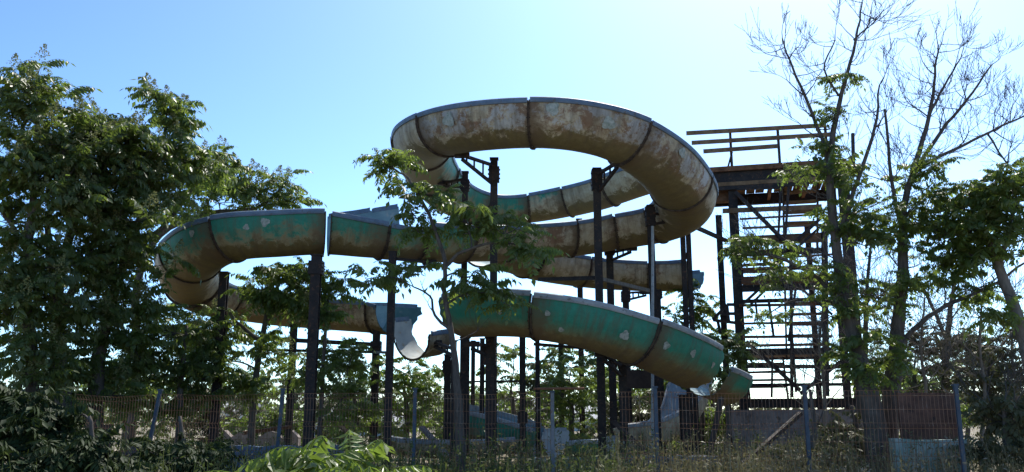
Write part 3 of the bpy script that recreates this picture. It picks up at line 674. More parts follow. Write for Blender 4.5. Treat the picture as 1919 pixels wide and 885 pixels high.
wallbox('pool_wall', 1000, 1150, 856, 18.6, 0.25, 'green_wall', 'low teal pool edge between the dark posts', jag=0.03)
wallbox('concrete_slab', 420, 560, 806, 24.0, 0.3, 'concrete', 'broken beige concrete wall behind the left mesh panel', jag=0.25)
wallbox('low_wall', 1676, 1812, 822, 12.9, 0.2, 'green_wall', 'low wall with flaking green and white paint at the right', jag=0.03, zb=-0.1)
wallbox('brown_panel', 1682, 1796, 735, 13.5, 0.05, 'brown_board', 'red-brown sheet panel standing above the green wall', 'panel', zb=0.2, jag=0.02)
wallbox('dark_board', 172, 208, 796, 15.2, 0.06, 'dark_board', 'dark brown board leaning at the foot of the left trees', 'board')
wallbox('plank_board', 1160, 1225, 690, 20.2, 0.08, 'dark_board', 'dark weathered board hung between posts under the green run', 'board', zb=at(1190, 728, 20.2).z, jag=0.06)
def plank(a, b, w, h, mat, label):
    p, q = at(*a), at(*b); mb = MB(); mb.bar(p, q, w, h); return tag(mb.build('fallen_plank', M[mat], loc=((p.x + q.x) / 2, (p.y + q.y) / 2, min(p.z, q.z))), label, 'plank', 'fallen planks and poles')
plank((790, 800, 19.0), (850, 868, 18.0), 0.14, 0.05, 'concrete', 'pale fallen plank sloping to the middle tree trunk')
plank((1150, 790, 17.5), (1235, 872, 16.6), 0.10, 0.06, 'dark_board', 'dark fallen plank leaning by the post with the pale sunlit edge')
plank((1395, 868, 15.8), (1500, 775, 16.6), 0.09, 0.07, 'steel', 'dark fallen beam leaning across the concrete plinth')
plank((1330, 850, 15.6), (1352, 745, 15.9), 0.10, 0.05, 'dark_board', 'dark upright plank near the green slide tail')
plank((640, 800, 20.0), (700, 858, 19.2), 0.12, 0.05, 'wood', 'brown fallen plank under the left loop')
plank((455, 812, 20.0), (545, 800, 20.6), 0.12, 0.08, 'rusty', 'rusty beam lying over the blue pool wall')
def rock(px, py, Y, sx, sz, label):
    p = at(px, py, Y); mb = MB(); n1, n2 = 14, 9; vs_ = []; r = random.Random(px)
    ph = [r.uniform(0, 6) for _ in range(6)]
    for j in range(n2 + 1):
        th = math.pi * j / n2
        for i in range(n1):
            a = 2 * math.pi * i / n1; k = 1 + 0.14 * math.sin(2 * a + ph[0]) * math.sin(th) + 0.1 * math.sin(3 * a + 2 * th + ph[1]) + 0.05 * math.sin(7 * a + 5 * th + ph[2])
            vs_.append((p.x + sx * k * math.sin(th) * math.cos(a), p.y + sx * 0.7 * k * math.sin(th) * math.sin(a), GZ - 0.1 + sz * k * (math.cos(th) + 0.75) * 0.6))
    mb.add(vs_, [(j * n1 + i, j * n1 + (i + 1) % n1, (j + 1) * n1 + (i + 1) % n1, (j + 1) * n1 + i) for j in range(n2) for i in range(n1)])
    return tag(mb.build('boulder', M['rock'], loc=(p.x, p.y, GZ), smooth=True), label, 'boulder')
rock(258, 830, 15.0, 0.42, 0.62, 'dark rounded boulder beside the leaning left fence post')

# ------------------------------------------------------------------ far background
def building(px0, px1, ytop, Y, depth, label, wins, roofh=0.5):
    a, b = at(px0, ytop, Y), at(px1, ytop, Y); z = a.z; c = Vector(((a.x + b.x) / 2, Y + depth / 2, 0)); w = b.x - a.x
    r = thing('building', (c.x, Y, GZ), label, 'building')
    m_ = MB(); m_.box((c.x, c.y, (GZ - 0.5 + z) / 2), (w / 2, depth / 2, (z - GZ + 0.5) / 2)); wl = m_.build('wall', M['pale_wall'], r)
    m_ = MB(); m_.add([(a.x - 0.4, Y - 0.4, z + 0.01), (b.x + 0.4, Y - 0.4, z + 0.01), (b.x + 0.4, Y + depth + 0.4, z + 0.01), (a.x - 0.4, Y + depth + 0.4, z + 0.01), (a.x - 0.4, c.y, z + roofh), (b.x + 0.4, c.y, z + roofh)],
                      [(0, 1, 5, 4), (2, 3, 4, 5), (0, 4, 3), (1, 2, 5), (0, 3, 2, 1)]); m_.build('roof', M['roof_grey'], r)
    for k in range(wins):
        x = a.x + w * (k + 0.5) / wins; m_ = MB(); zz = GZ + (z - GZ) * 0.55
        m_.box((x, Y - 0.02, zz), (min(0.9, w / wins * 0.28), 0.04, (z - GZ) * 0.2)); f_ = m_.build('window', M['roof_grey'], r)
        m_ = MB(); m_.box((x, Y - 0.075, zz), (min(0.8, w / wins * 0.24), 0.01, (z - GZ) * 0.17)); m_.build('pane', M['window_dark'], f_)
building(585, 735, 794, 46, 8, 'white low building far behind the left centre posts', 4, 0.9)
building(1040, 1140, 786, 60, 10, 'pale long shed far behind the two dark posts', 3, 1.0)
building(370, 440, 772, 75, 10, 'pale far building behind the left loop trees', 3, 1.4)
building(880, 1000, 772, 90, 12, 'pale far warehouse behind the centre posts', 6, 1.5)

# ------------------------------------------------------------------ foliage
def frond_template(seed, pairs=9, droop=75, lift=25, llen=0.21, lw=0.062, hang=35):
    """pinnate leaf along +X, length 1; returns verts, tris"""
    r = random.Random(seed); V = []; T = []
    ang = R_(lift); p = Vector((0, 0, 0)); spine = [p.copy()]; heads = [ang]; n = pairs + 3
    bend = r.uniform(-0.25, 0.25); yaw = 0
    for i in range(n):
        ang -= R_(droop) / n * (0.6 + 0.8 * i / n); yaw += bend / n
        p = p + Vector((math.cos(ang) * math.cos(yaw), math.cos(ang) * math.sin(yaw), math.sin(ang))) / n
        spine.append(p.copy()); heads.append(ang)
    b = 0
    for i in range(n):    # rachis ribbon (two crossed)
        w = 0.008 * (1 - 0.6 * i / n)
        for ax in (Vector((0, 1, 0)), Vector((0, 0, 1))):
            k = len(V); V += [spine[i] - ax * w, spine[i] + ax * w, spine[i + 1] + ax * w, spine[i + 1] - ax * w]; T += [(k, k + 1, k + 2), (k, k + 2, k + 3)]
    def leaflet(base, dirv, nrm, L, w):
        side = dirv.cross(nrm).normalized(); k = len(V)
        m = base + dirv * L * 0.42 - nrm * w * 0.25; tip = base + dirv * L - nrm * L * r.uniform(0.05, 0.3)
        V.extend([base, m + side * w * 0.5 + nrm * w * 0.2, m - side * w * 0.5 + nrm * w * 0.2, tip, m])
        T.extend([(k, k + 1, k + 4), (k, k + 4, k + 2), (k + 1, k + 3, k + 4), (k + 4, k + 3, k + 2)])
    for i in range(2, n):
        t = (spine[i + 1] - spine[i - 1]).normalized(); f = (i - 2) / (n - 3)
        L = llen * (0.75 + 0.5 * math.sin(math.pi * (0.2 + 0.7 * f))) * (1 - 0.35 * f); w = lw * (1 - 0.25 * f)
        side0 = Vector((-math.sin(yaw), math.cos(yaw), 0))
        for s in (-1, 1):
            if r.random() < 0.05: continue
            h = R_(hang + r.uniform(-22, 22)); fw = r.uniform(0.25, 0.55)
            up = side0.cross(t) if side0.cross(t).z > 0 else t.cross(side0)
            d = (side0 * s * math.cos(h) + t * fw - up * math.sin(h)).normalized()
            nr = (up * math.cos(h) + side0 * s * math.sin(h)).normalized()
            leaflet(spine[i] + t * r.uniform(-0.015, 0.015), d, (nr - d * nr.dot(d)).normalized(), L * r.uniform(0.85, 1.15), w)
    t = (spine[-1] - spine[-2]).normalized(); leaflet(spine[-1], t, Vector((-t.z, 0, t.x)) if abs(t.y) < 0.9 else Vector((0, 0, 1)), llen * 0.8, lw)
    return np.array([tuple(q) for q in V], np.float64), np.array(T, np.int32)
FR = [frond_template(s, 6 + s % 3, 65 + 12 * (s % 5), 10 + 9 * (s % 4), 0.30, 0.125, 30 + 9 * (s % 4)) for s in range(14)]
FR += [frond_template(20 + s, 9 + s % 3, 70 + 9 * s, 20, 0.20, 0.075, 35) for s in range(6)]
FS = [frond_template(40 + s, 6 + s % 2, 50, 20, 0.26, 0.11, 20) for s in range(5)]     # broader, for shrubs

def place_fronds(items, templates):
    """items: list of (pos, azimuth, pitch, roll, scale, template)"""
    Vs = []; Ts = []; base = 0
    for (p, az, pi_, ro, sc, k) in items:
        v, t = templates[k]; ca, sa, cp, sp, cr, sr = math.cos(az), math.sin(az), math.cos(pi_), math.sin(pi_), math.cos(ro), math.sin(ro)
        Rz = np.array([[ca, -sa, 0], [sa, ca, 0], [0, 0, 1]]); Ry = np.array([[cp, 0, -sp], [0, 1, 0], [sp, 0, cp]]); Rx = np.array([[1, 0, 0], [0, cr, -sr], [0, sr, cr]])
        Vs.append(v @ (Rz @ Ry @ Rx).T * sc + np.array(p)); Ts.append(t + base); base += len(v)
    return np.concatenate(Vs), np.concatenate(Ts)
def rosette(p, n, L, r, nt):
    out = []; a0 = r.uniform(0, 6.28)
    for i in range(n):
        out.append((tuple(p), a0 + 6.283 * i / n + r.uniform(-0.4, 0.4), r.uniform(-0.35, 0.75), r.uniform(-0.4, 0.4), L * r.uniform(0.5, 1.25), r.randrange(nt)))
    return out
def wob(pts, r, amp):
    return [p + Vector((r.uniform(-1, 1), r.uniform(-1, 1), r.uniform(-1, 1))) * amp for p in pts]
def limb(mb, spec, r, n=8, amp=0.012):
    """spec [(px,py,Y,radius_px)] -> tapered smooth tube, returns sampled points and radii"""
    P = [at(a, b, Y) for (a, b, Y, w) in spec]; Rd = [w / pxm(Y) for (a, b, Y, w) in spec]
    pts = []; rad = []; k = (len(P) - 1) * 4
    for i in range(k + 1):
        u = (len(P) - 1) * i / k; j = min(int(u), len(P) - 2); pts.append(catmull(P, u)); rad.append(Rd[j] + (Rd[j + 1] - Rd[j]) * (u - j))
    pts = [pts[0]] + wob(pts[1:-1], r, amp) + [pts[-1]]
    mb.tube(pts, rad, n); return list(zip(pts, rad))
def bare(mb, start, d, L, rad, lvl, r, upw=0.25):
    pts = [Vector(start)]; rads = [rad]; n = 5 if lvl > 0 else 4; d = d.normalized()
    for i in range(n):
        d = (d + Vector((r.uniform(-1, 1), r.uniform(-1, 1), r.uniform(-0.7, 1) + upw)) * 0.22).normalized()
        pts.append(pts[-1] + d * L / n); rads.append(max(rad * (1 - 0.5 * (i + 1) / n), 0.0028))
    mb.tube(pts, rads, 5 if lvl > 1 else 4, cap=False)
    if lvl <= 0: return
    for i in range(2, n + 1):
        if i < n and r.random() < 0.58: continue
        for _ in range(2 if i == n else 1):
            nd = (d + Vector((r.uniform(-1, 1), r.uniform(-1, 1), r.uniform(-0.6, 0.8))) * 0.7).normalized()
            bare(mb, pts[i], nd, L * r.uniform(0.55, 0.9), max(rads[i] * 0.72, 0.0034), lvl - 1, r, upw)
DENS = 1.58
def crown_pts(clumps, sk, tw_mb, r, twig=0.010, dens=None):
    """for each clump a branch from the nearest limb point, then twigs; yields rosette positions"""
    tips = []
    for (px, py, Y, rx, ry, n) in clumps:
        c = at(px, py, Y); s = pxm(Y, c.z); RX, RZ = rx / s, ry / s; RY = (RX + RZ) * 0.55
        near = min(sk, key=lambda q: (q[0] - c).length + max(0, q[0].z - c.z) * 0.7)
        p0 = near[0]; L = (c - p0).length
        br = [p0, p0.lerp(c, 0.35) + Vector((0, 0, 0.10 * L)), p0.lerp(c, 0.7) + Vector((0, 0, 0.08 * L)), c]
        br = [br[0]] + wob(br[1:], r, 0.03 * min(L, 1.5)); bp = [catmull(br, 3 * i / 8) for i in range(9)]
        r0 = min(near[1] * 0.7, 0.012 + 0.011 * L); tw_mb.tube(bp, [r0 + (0.009 - r0) * i / 8 for i in range(9)], 6, cap=False)
        for k in range(max(1, int(n * (dens or DENS) + 0.5))):
            while True:
                q = Vector((r.uniform(-1, 1), r.uniform(-1, 1), r.uniform(-1, 1)))
                if q.length <= 1: break
            q = q * (1.45 if r.random() < 0.18 else 1.08)
            tip = c + Vector((q.x * RX, q.y * RY, q.z * RZ))
            b0 = min(bp[3:], key=lambda w: (w - tip).length + max(0, w.z - tip.z) * 0.5); m = b0.lerp(tip, 0.5) + Vector((0, 0, -0.06 * (tip - b0).length)) + Vector((r.uniform(-1, 1), r.uniform(-1, 1), 0)) * 0.05
            tw_mb.tube([b0, m, tip], [twig, twig * 0.8, twig * 0.5], 4, cap=False); tips.append(tip)
    return tips
def panicles(tips, r, prob, size=0.36):
    V = []; T = []
    for p in tips:
        if r.random() > prob: continue
        ax = Vector((r.uniform(-0.35, 0.35), r.uniform(-0.35, 0.35), 1)).normalized(); L = size * r.uniform(0.7, 1.3)
        for k in range(130):
            f = r.random() ** 0.8; w = 0.42 * L * (1 - f) + 0.015; q = p + ax * L * (0.15 + f) + Vector((r.uniform(-1, 1), r.uniform(-1, 1), r.uniform(-0.6, 0.8))) * w
            d = Vector((r.uniform(-1, 1), r.uniform(-1, 1), r.uniform(-1, 1))).normalized() * 0.02; e = d.orthogonal().normalized() * 0.011; b = len(V)
            V += [tuple(q - d), tuple(q + e), tuple(q + d), tuple(q - e)]; T += [(b, b + 1, b + 2), (b, b + 2, b + 3)]
    return V, T
def tree(name, label, limbs, clumps, seed, leafmat='leaf_mid', barkm='bark', L=0.55, nf=(5, 8), blossom=0.0, bares=(), cat='tree', templates=None, group=None, single=False, twigmat='twig', dens=None, spread=1.0, autotwig=0):
    r = random.Random(seed); templates = templates or FR
    b0 = at(*limbs[0][0][:3]); root = thing(name, (b0.x, b0.y, GZ if b0.y > 13 else 0.2), label, cat, group)
    tm = MB(); sk = []
    l0 = limbs[0]; foot = (l0[0][0] + (l0[0][0] - l0[1][0]) * 0.2, at_y(l0[0][2]), l0[0][2], l0[0][3] * 1.35)
    first = [foot] + list(l0) if foot[1] > l0[0][1] + 5 else list(l0)
    sk += limb(tm, first, r)
    for l in limbs[1:]: sk += limb(tm, l, r, 7)
    tm.build('trunk', M[barkm], root, smooth=True)
    wm = MB(); tips = crown_pts([(a, b, c_, d * spread, e * spread, n_) for (a, b, c_, d, e, n_) in clumps], sk, wm, r, dens=dens)
    for spec in bares:
        p = at(*spec[0]); near = min(sk, key=lambda w: (w[0] - p).length)
        bare(wm, near[0], Vector(spec[1]), spec[2] * 0.52, min(near[1] * 0.75, spec[4]), spec[3], r)
    cand = [q for q in sk if q[1] < 0.07 and q[0].z > 2.2]
    for _ in range(autotwig if cand else 0):
        q = r.choice(cand); bare(wm, q[0], Vector((r.uniform(-1, 1), r.uniform(-0.7, 0.7), r.uniform(-0.4, 0.7))), r.uniform(0.25, 0.58), min(q[1] * 0.6, 0.009), 2, r)
    if wm.v: wm.build('branches', M[twigmat], root, smooth=True, kind='stuff')
    items = []
    for t in tips: items += rosette(t, r.randint(*nf), L * r.uniform(0.85, 1.15), r, len(templates))
    if items and not single:
        V, T = place_fronds(items, templates); npmesh('crown', V, T, M[leafmat], root)
    elif items:
        mesh_objs = single_meshes(templates, leafmat)
        r.shuffle(items)
        if len(items) > 290:
            V, T = place_fronds(items[290:], templates); npmesh('crown', V, T, M[leafmat], root, kind='stuff')
        for (p, az, pi_, ro, sc, k) in items[:290]:
            o = bpy.data.objects.new('leaf', mesh_objs[k]); col.objects.link(o); o.parent = root
            o.location = Vector(p) - ORG[root.name]; o.scale = (sc, sc, sc)
            o.rotation_euler = (Matrix.Rotation(az, 3, 'Z') @ Matrix.Rotation(-pi_, 3, 'Y') @ Matrix.Rotation(ro, 3, 'X')).to_euler()
    if blossom > 0:
        V, T = panicles(tips, r, blossom)
        if V: npmesh('blossom', V, T, M['blossom'], root)
    return root
def at_y(Y):
    """pixel row of the ground at distance Y"""
    e = math.atan2((GZ if Y > 13 else 0.2) - 0.1 - EYE, Y) - PITCH; return H / 2 - F * math.tan(e)
_sm = {}
def single_meshes(templates, mat):
    key = (id(templates), mat)
    if key not in _sm:
        out = []
        for v, t in templates:
            me = bpy.data.meshes.new('leaf'); me.from_pydata([tuple(q) for q in v], [], [tuple(int(i) for i in q) for q in t]); me.materials.append(M[mat]); out.append(me)
        _sm[key] = out
    return _sm[key]

# left group -------------------------------------------------------------------------------------
tree('ailanthus_tree', 'tall leafy tree at the left edge with the highest crown of that group',
     [[(60, 800, 15, 13), (60, 660, 15, 11), (50, 530, 15, 9), (60, 390, 15, 7), (70, 260, 15, 5), (72, 160, 15, 3)], [(56, 480, 15, 6), (20, 420, 15, 4), (-10, 380, 15, 3)], [(60, 400, 15, 5), (110, 330, 15, 4), (120, 280, 15, 3)]],
     [(65, 155, 15, 62, 34, 9), (50, 225, 15, 62, 38, 11), (110, 265, 15, 75, 40, 12), (40, 320, 15, 70, 50, 12), (110, 350, 14.8, 70, 50, 11), (20, 420, 15, 60, 55, 9), (60, 500, 14.8, 65, 60, 9), (30, 600, 14.6, 60, 60, 8), (70, 680, 14.8, 60, 45, 7), (20, 530, 14.8, 50, 50, 6), (40, 720, 14.6, 60, 40, 6), (100, 560, 14.8, 50, 50, 6)], 1, 'leaf_dark', blossom=0.75)
tree('ailanthus_tree', 'forked leafy tree third trunk from the left edge',
     [[(119, 790, 16, 17), (112, 670, 16, 14), (106, 550, 16, 11), (135, 430, 16, 8), (185, 310, 16, 5), (205, 240, 16, 3)], [(106, 550, 16, 9), (90, 450, 15.6, 6), (95, 380, 15.6, 4)], [(96, 780, 16.2, 12), (104, 660, 16.2, 9), (130, 560, 16.2, 7), (170, 470, 16, 5)]],
     [(190, 240, 16, 55, 22, 8), (230, 272, 16, 50, 26, 8), (180, 300, 16, 75, 40, 13), (240, 330, 16, 70, 40, 11), (150, 390, 15.6, 75, 50, 12), (220, 410, 15.8, 70, 45, 10), (160, 490, 15.8, 70, 50, 9), (120, 590, 15.8, 60, 45, 6), (160, 690, 16.5, 60, 40, 6), (200, 500, 16, 60, 50, 7), (110, 700, 16, 60, 40, 6), (180, 610, 16.2, 55, 45, 6)], 2, 'leaf_dark', blossom=0.75)
tree('ailanthus_tree', 'leafy tree with leaning dark trunk and a separate high tuft',
     [[(176, 810, 16.6, 17), (182, 700, 16.6, 14), (198, 600, 16.6, 11), (235, 490, 16.8, 8), (278, 360, 17, 5), (305, 280, 17, 4), (312, 220, 17, 2.5)], [(240, 480, 16.8, 6), (310, 420, 17.4, 4), (370, 340, 17.6, 3)]],
     [(312, 198, 17, 45, 24, 7), (345, 245, 17, 26, 16, 3), (345, 300, 17, 50, 28, 9), (290, 320, 17, 55, 40, 9), (388, 320, 17.6, 40, 28, 7), (300, 390, 17, 65, 34, 8), (240, 440, 16.7, 55, 45, 9), (215, 550, 16.5, 50, 45, 6), (240, 640, 17, 60, 40, 7), (270, 500, 17, 45, 50, 6), (210, 740, 16.6, 60, 34, 6), (260, 570, 17, 50, 40, 6)], 3, 'leaf_mid', blossom=0.8)
tree('ailanthus_tree', 'leafy tree behind the left loop reaching right above its rim',
     [[(244, 825, 21.6, 10), (256, 700, 21.6, 9), (257, 530, 21.6, 8), (300, 440, 21.6, 6), (390, 400, 21.4, 5), (480, 390, 21.4, 3.5), (535, 345, 21.4, 2)], [(300, 440, 21.6, 5), (340, 370, 21.2, 4), (400, 320, 21.2, 3)]],
     [(422, 318, 21, 38, 32, 8), (455, 345, 21, 50, 30, 9), (400, 365, 21, 60, 34, 9), (495, 370, 21.3, 45, 24, 6), (538, 335, 21.4, 26, 16, 3), (540, 378, 21.4, 32, 14, 4), (340, 390, 21, 55, 34, 7), (290, 600, 21.4, 60, 40, 6), (360, 640, 21.2, 60, 40, 6)], 4, 'leaf_mid', blossom=0.8)
tree('ailanthus_tree', 'small leafy tree growing through the left loop in front of its far run',
     [[(470, 830, 19.2, 7), (478, 720, 19.2, 6), (495, 610, 19, 5), (520, 540, 18.9, 3.5), (545, 500, 18.8, 2)], [(490, 640, 19, 4), (440, 600, 18.9, 3), (420, 570, 18.9, 2)]],
     [(535, 515, 18.6, 55, 22, 8), (500, 555, 18.5, 50, 30, 9), (560, 575, 18.5, 40, 25, 5), (430, 615, 18.8, 60, 35, 8), (500, 650, 19, 60, 35, 7), (400, 680, 19, 70, 40, 8), (480, 720, 19.2, 60, 35, 6)], 5, 'leaf_mid', blossom=0.2)
tree('ailanthus_tree', 'slim sapling close against the collared post under the slide gap',
     [[(598, 825, 18.6, 5), (604, 720, 18.6, 4), (610, 620, 18.4, 3), (615, 560, 18.3, 2)]],
     [(606, 590, 18.2, 26, 40, 5), (650, 690, 18.6, 40, 40, 5), (590, 690, 18.6, 50, 35, 5), (625, 540, 18.4, 35, 20, 4), (640, 750, 18.6, 50, 35, 5)], 6, 'leaf_mid', blossom=0.2)
tree('ailanthus_tree', 'low dark leafy tree under the left bend of the loop',
     [[(335, 830, 18, 7), (338, 740, 18, 6), (345, 660, 18, 4), (350, 610, 18, 2.5)]],
     [(330, 625, 18, 55, 30, 7), (300, 690, 18, 60, 40, 8), (370, 710, 18.2, 55, 40, 7), (250, 700, 17.6, 50, 45, 6), (330, 760, 18, 60, 25, 5)], 7, 'leaf_dark')
# middle tree -----------------------------------------------------------------------------------
tree('ailanthus_tree', 'slender pale-trunked tree in front of the slide at the centre',
     [[(862, 820, 14.6, 9), (858, 730, 14.6, 7), (848, 640, 14.6, 5.5), (832, 550, 14.7, 4.4), (834, 490, 14.7, 4), (815, 430, 14.8, 3.5), (790, 375, 14.9, 3), (765, 335, 14.9, 2.2), (735, 315, 15, 1.6)],
      [(834, 500, 14.7, 4), (870, 470, 14.6, 3), (930, 455, 14.5, 2.2), (985, 460, 14.4, 1.6)], [(845, 620, 14.6, 3.5), (815, 590, 14.7, 2.6), (805, 555, 14.8, 2), (775, 538, 14.9, 1.4)]],
     [(722, 312, 15, 28, 20, 5), (742, 300, 15, 20, 16, 2), (798, 365, 14.9, 40, 20, 5), (770, 395, 14.9, 30, 18, 2), (875, 420, 14.7, 45, 30, 8), (945, 440, 14.5, 45, 34, 7), (985, 470, 14.4, 26, 30, 3), (745, 505, 15, 42, 14, 4), (780, 430, 14.9, 25, 14, 2), (935, 550, 14.4, 40, 22, 5), (880, 520, 14.5, 30, 24, 3), (690, 525, 15.2, 26, 14, 2)], 8, 'leaf_mid', 'bark', L=0.58, nf=(5, 6), dens=1.15, spread=1.1, single=True,
     bares=[((805, 555, 14.8), (-0.6, 0, 0.4), 0.5, 1, 0.012), ((815, 590, 14.7), (-0.4, 0, 0.6), 0.5, 1, 0.012), ((848, 640, 14.6), (0.9, 0, 0.1), 0.9, 1, 0.012)])
# bushes behind the slides ------------------------------------------------------------------------
def bush(label, px, py, Y, clumps, seed, mat='leaf_mid', L=0.5, name='leafy_shrub', cat='shrub', nf=(5, 8)):
    l = [[(px, py, Y, 6), (px + 4, py - 50, Y, 5), (px - 3, py - 100, Y, 3)]]
    return tree(name, label, l, clumps, seed, mat, cat=cat, L=L, templates=FR, nf=nf)
bush('light green bush below the open slide mouth', 760, 830, 24, [(760, 700, 24, 50, 30, 8), (715, 735, 23.6, 45, 40, 9), (790, 745, 24, 45, 40, 8), (745, 780, 23.6, 60, 40, 9)], 11, 'leaf_bright')
bush('leafy bush left of the open slide mouth under the tie beams', 665, 830, 22, [(660, 690, 22, 35, 26, 4), (680, 760, 21.6, 45, 40, 8), (640, 790, 21.6, 40, 34, 6)], 12, 'leaf_bright')
bush('dark leafy bush behind the green run right of centre', 1068, 830, 23.5, [(1070, 690, 23.5, 50, 32, 8), (1055, 745, 23, 50, 40, 10), (1090, 780, 23, 40, 34, 6), (1030, 660, 24, 30, 24, 3), (1130, 700, 24, 30, 30, 3)], 13, 'leaf_mid')
bush('sparse bush between the lower centre posts', 960, 830, 25, [(965, 665, 25, 36, 20, 4), (940, 700, 25, 30, 22, 3), (985, 745, 25, 40, 24, 4)], 14, 'leaf_mid')
bush('tree top showing right of the cut brown run end', 1312, 830, 24.5, [(1290, 555, 24.5, 36, 24, 6), (1318, 590, 24.5, 30, 26, 5), (1280, 610, 24.5, 34, 30, 5), (1330, 640, 24, 30, 30, 4)], 15, 'leaf_mid', name='leafy_tree', cat='tree')
bush('leafy shrub in front of the stair tower left column', 1362, 840, 19.6, [(1362, 640, 19.6, 30, 26, 6), (1340, 660, 19.4, 26, 20, 4), (1350, 700, 19.2, 30, 20, 4), (1385, 660, 19.8, 24, 20, 3)], 16, 'leaf_dark', L=0.42)
bush('pale leafy shrub at the foot of the concrete plinth', 1600, 860, 15, [(1585, 805, 15, 50, 26, 7), (1620, 840, 14.6, 40, 24, 5), (1560, 845, 14.6, 40, 22, 5)], 17, 'leaf_dull', L=0.42)
bush('bushy dark shrub in the lower left corner', 40, 880, 12.2, [(25, 765, 12.2, 50, 26, 7), (85, 805, 12, 55, 24, 8), (30, 835, 11.8, 70, 34, 12), (120, 858, 11.6, 55, 30, 9), (60, 870, 11.4, 70, 30, 9)], 18, 'leaf_shaded', L=0.5)
bush('second dark shrub beside the dark brown board', 170, 880, 11.8, [(165, 850, 11.8, 40, 24, 6), (215, 875, 11.6, 50, 20, 6), (135, 790, 12.4, 30, 24, 4)], 19, 'leaf_shaded', L=0.45)
bush('dark shrub right of the leaning left fence post', 340, 880, 12.6, [(335, 842, 12.8, 45, 20, 6), (385, 862, 12.4, 45, 20, 6), (320, 865, 12.2, 50, 20, 6)], 20, 'leaf_shaded', L=0.42)
BT = [(120, 735, 27, 'bushy tree far behind the two leftmost trunks'), (330, 720, 29, 'bushy tree far behind the leaning left fence post'), (470, 700, 30, 'bushy tree far behind the tie beam under the left loop'),
      (560, 735, 28, 'low bushy tree far behind the collared post of the slide gap'), (650, 715, 31, 'bushy tree far behind the short post left of the slide mouth'), (820, 715, 30, 'bushy tree far behind the short collared post at the centre'),
      (925, 735, 32, 'low bushy tree far behind the stout post of the green run'), (1010, 700, 29, 'bushy tree far behind the first joint of the green run'), (1125, 690, 30, 'bushy tree far behind the pair of tall dark posts'),
      (1215, 660, 29, 'bushy tree far behind the post with the pale sunlit edge'), (1265, 690, 27, 'bushy tree far behind the twin-column post'), (1330, 720, 29, 'bushy tree far behind the tail of the green run'), (1660, 660, 27, 'bushy tree far behind the twin trunks at right'), (1810, 640, 28, 'bushy tree far behind the right edge crown'),
      (230, 690, 25, 'bushy tree behind the straight thin trunk left of the loop'), (400, 745, 26, 'low bush behind the leftmost steel post'), (520, 770, 25, 'low bush behind the blue post under the left loop'), (700, 775, 26, 'low bush behind the short post left of the mouth'),
      (860, 770, 27, 'low bush behind the middle tree trunk'), (1160, 755, 26, 'low bush behind the dark weathered board'), (1310, 770, 25, 'low bush behind the thick dark post of the green tail'), (1040, 790, 27, 'low bush behind the grey fence post'), (1740, 730, 22, 'bushy tree directly behind the brown panel'), (1890, 720, 23, 'bushy tree behind the lower right shrubs')]
for k, (px, py, Y, lab) in enumerate(BT):
    rr_ = random.Random(300 + k); g_ = lambda a: rr_.uniform(-a, a)
    tree('bushy_tree', lab, [[(px, 838, Y, 5), (px + 4, 790, Y, 4), (px + g_(8), py + 20, Y, 2.5)]],
         [(px + g_(10), py + 5, Y, 34, 20, 4), (px - 30 + g_(8), py + 38, Y, 34, 24, 5), (px + 30 + g_(8), py + 42, Y + 0.3, 34, 24, 5), (px + g_(8), py + 75, Y, 55, 26, 7)], 200 + k, ('leaf_mid', 'leaf_dark', 'leaf_mid', 'leaf_dull')[k % 4], L=0.62, nf=(5, 7), dens=1.5, spread=1.2)
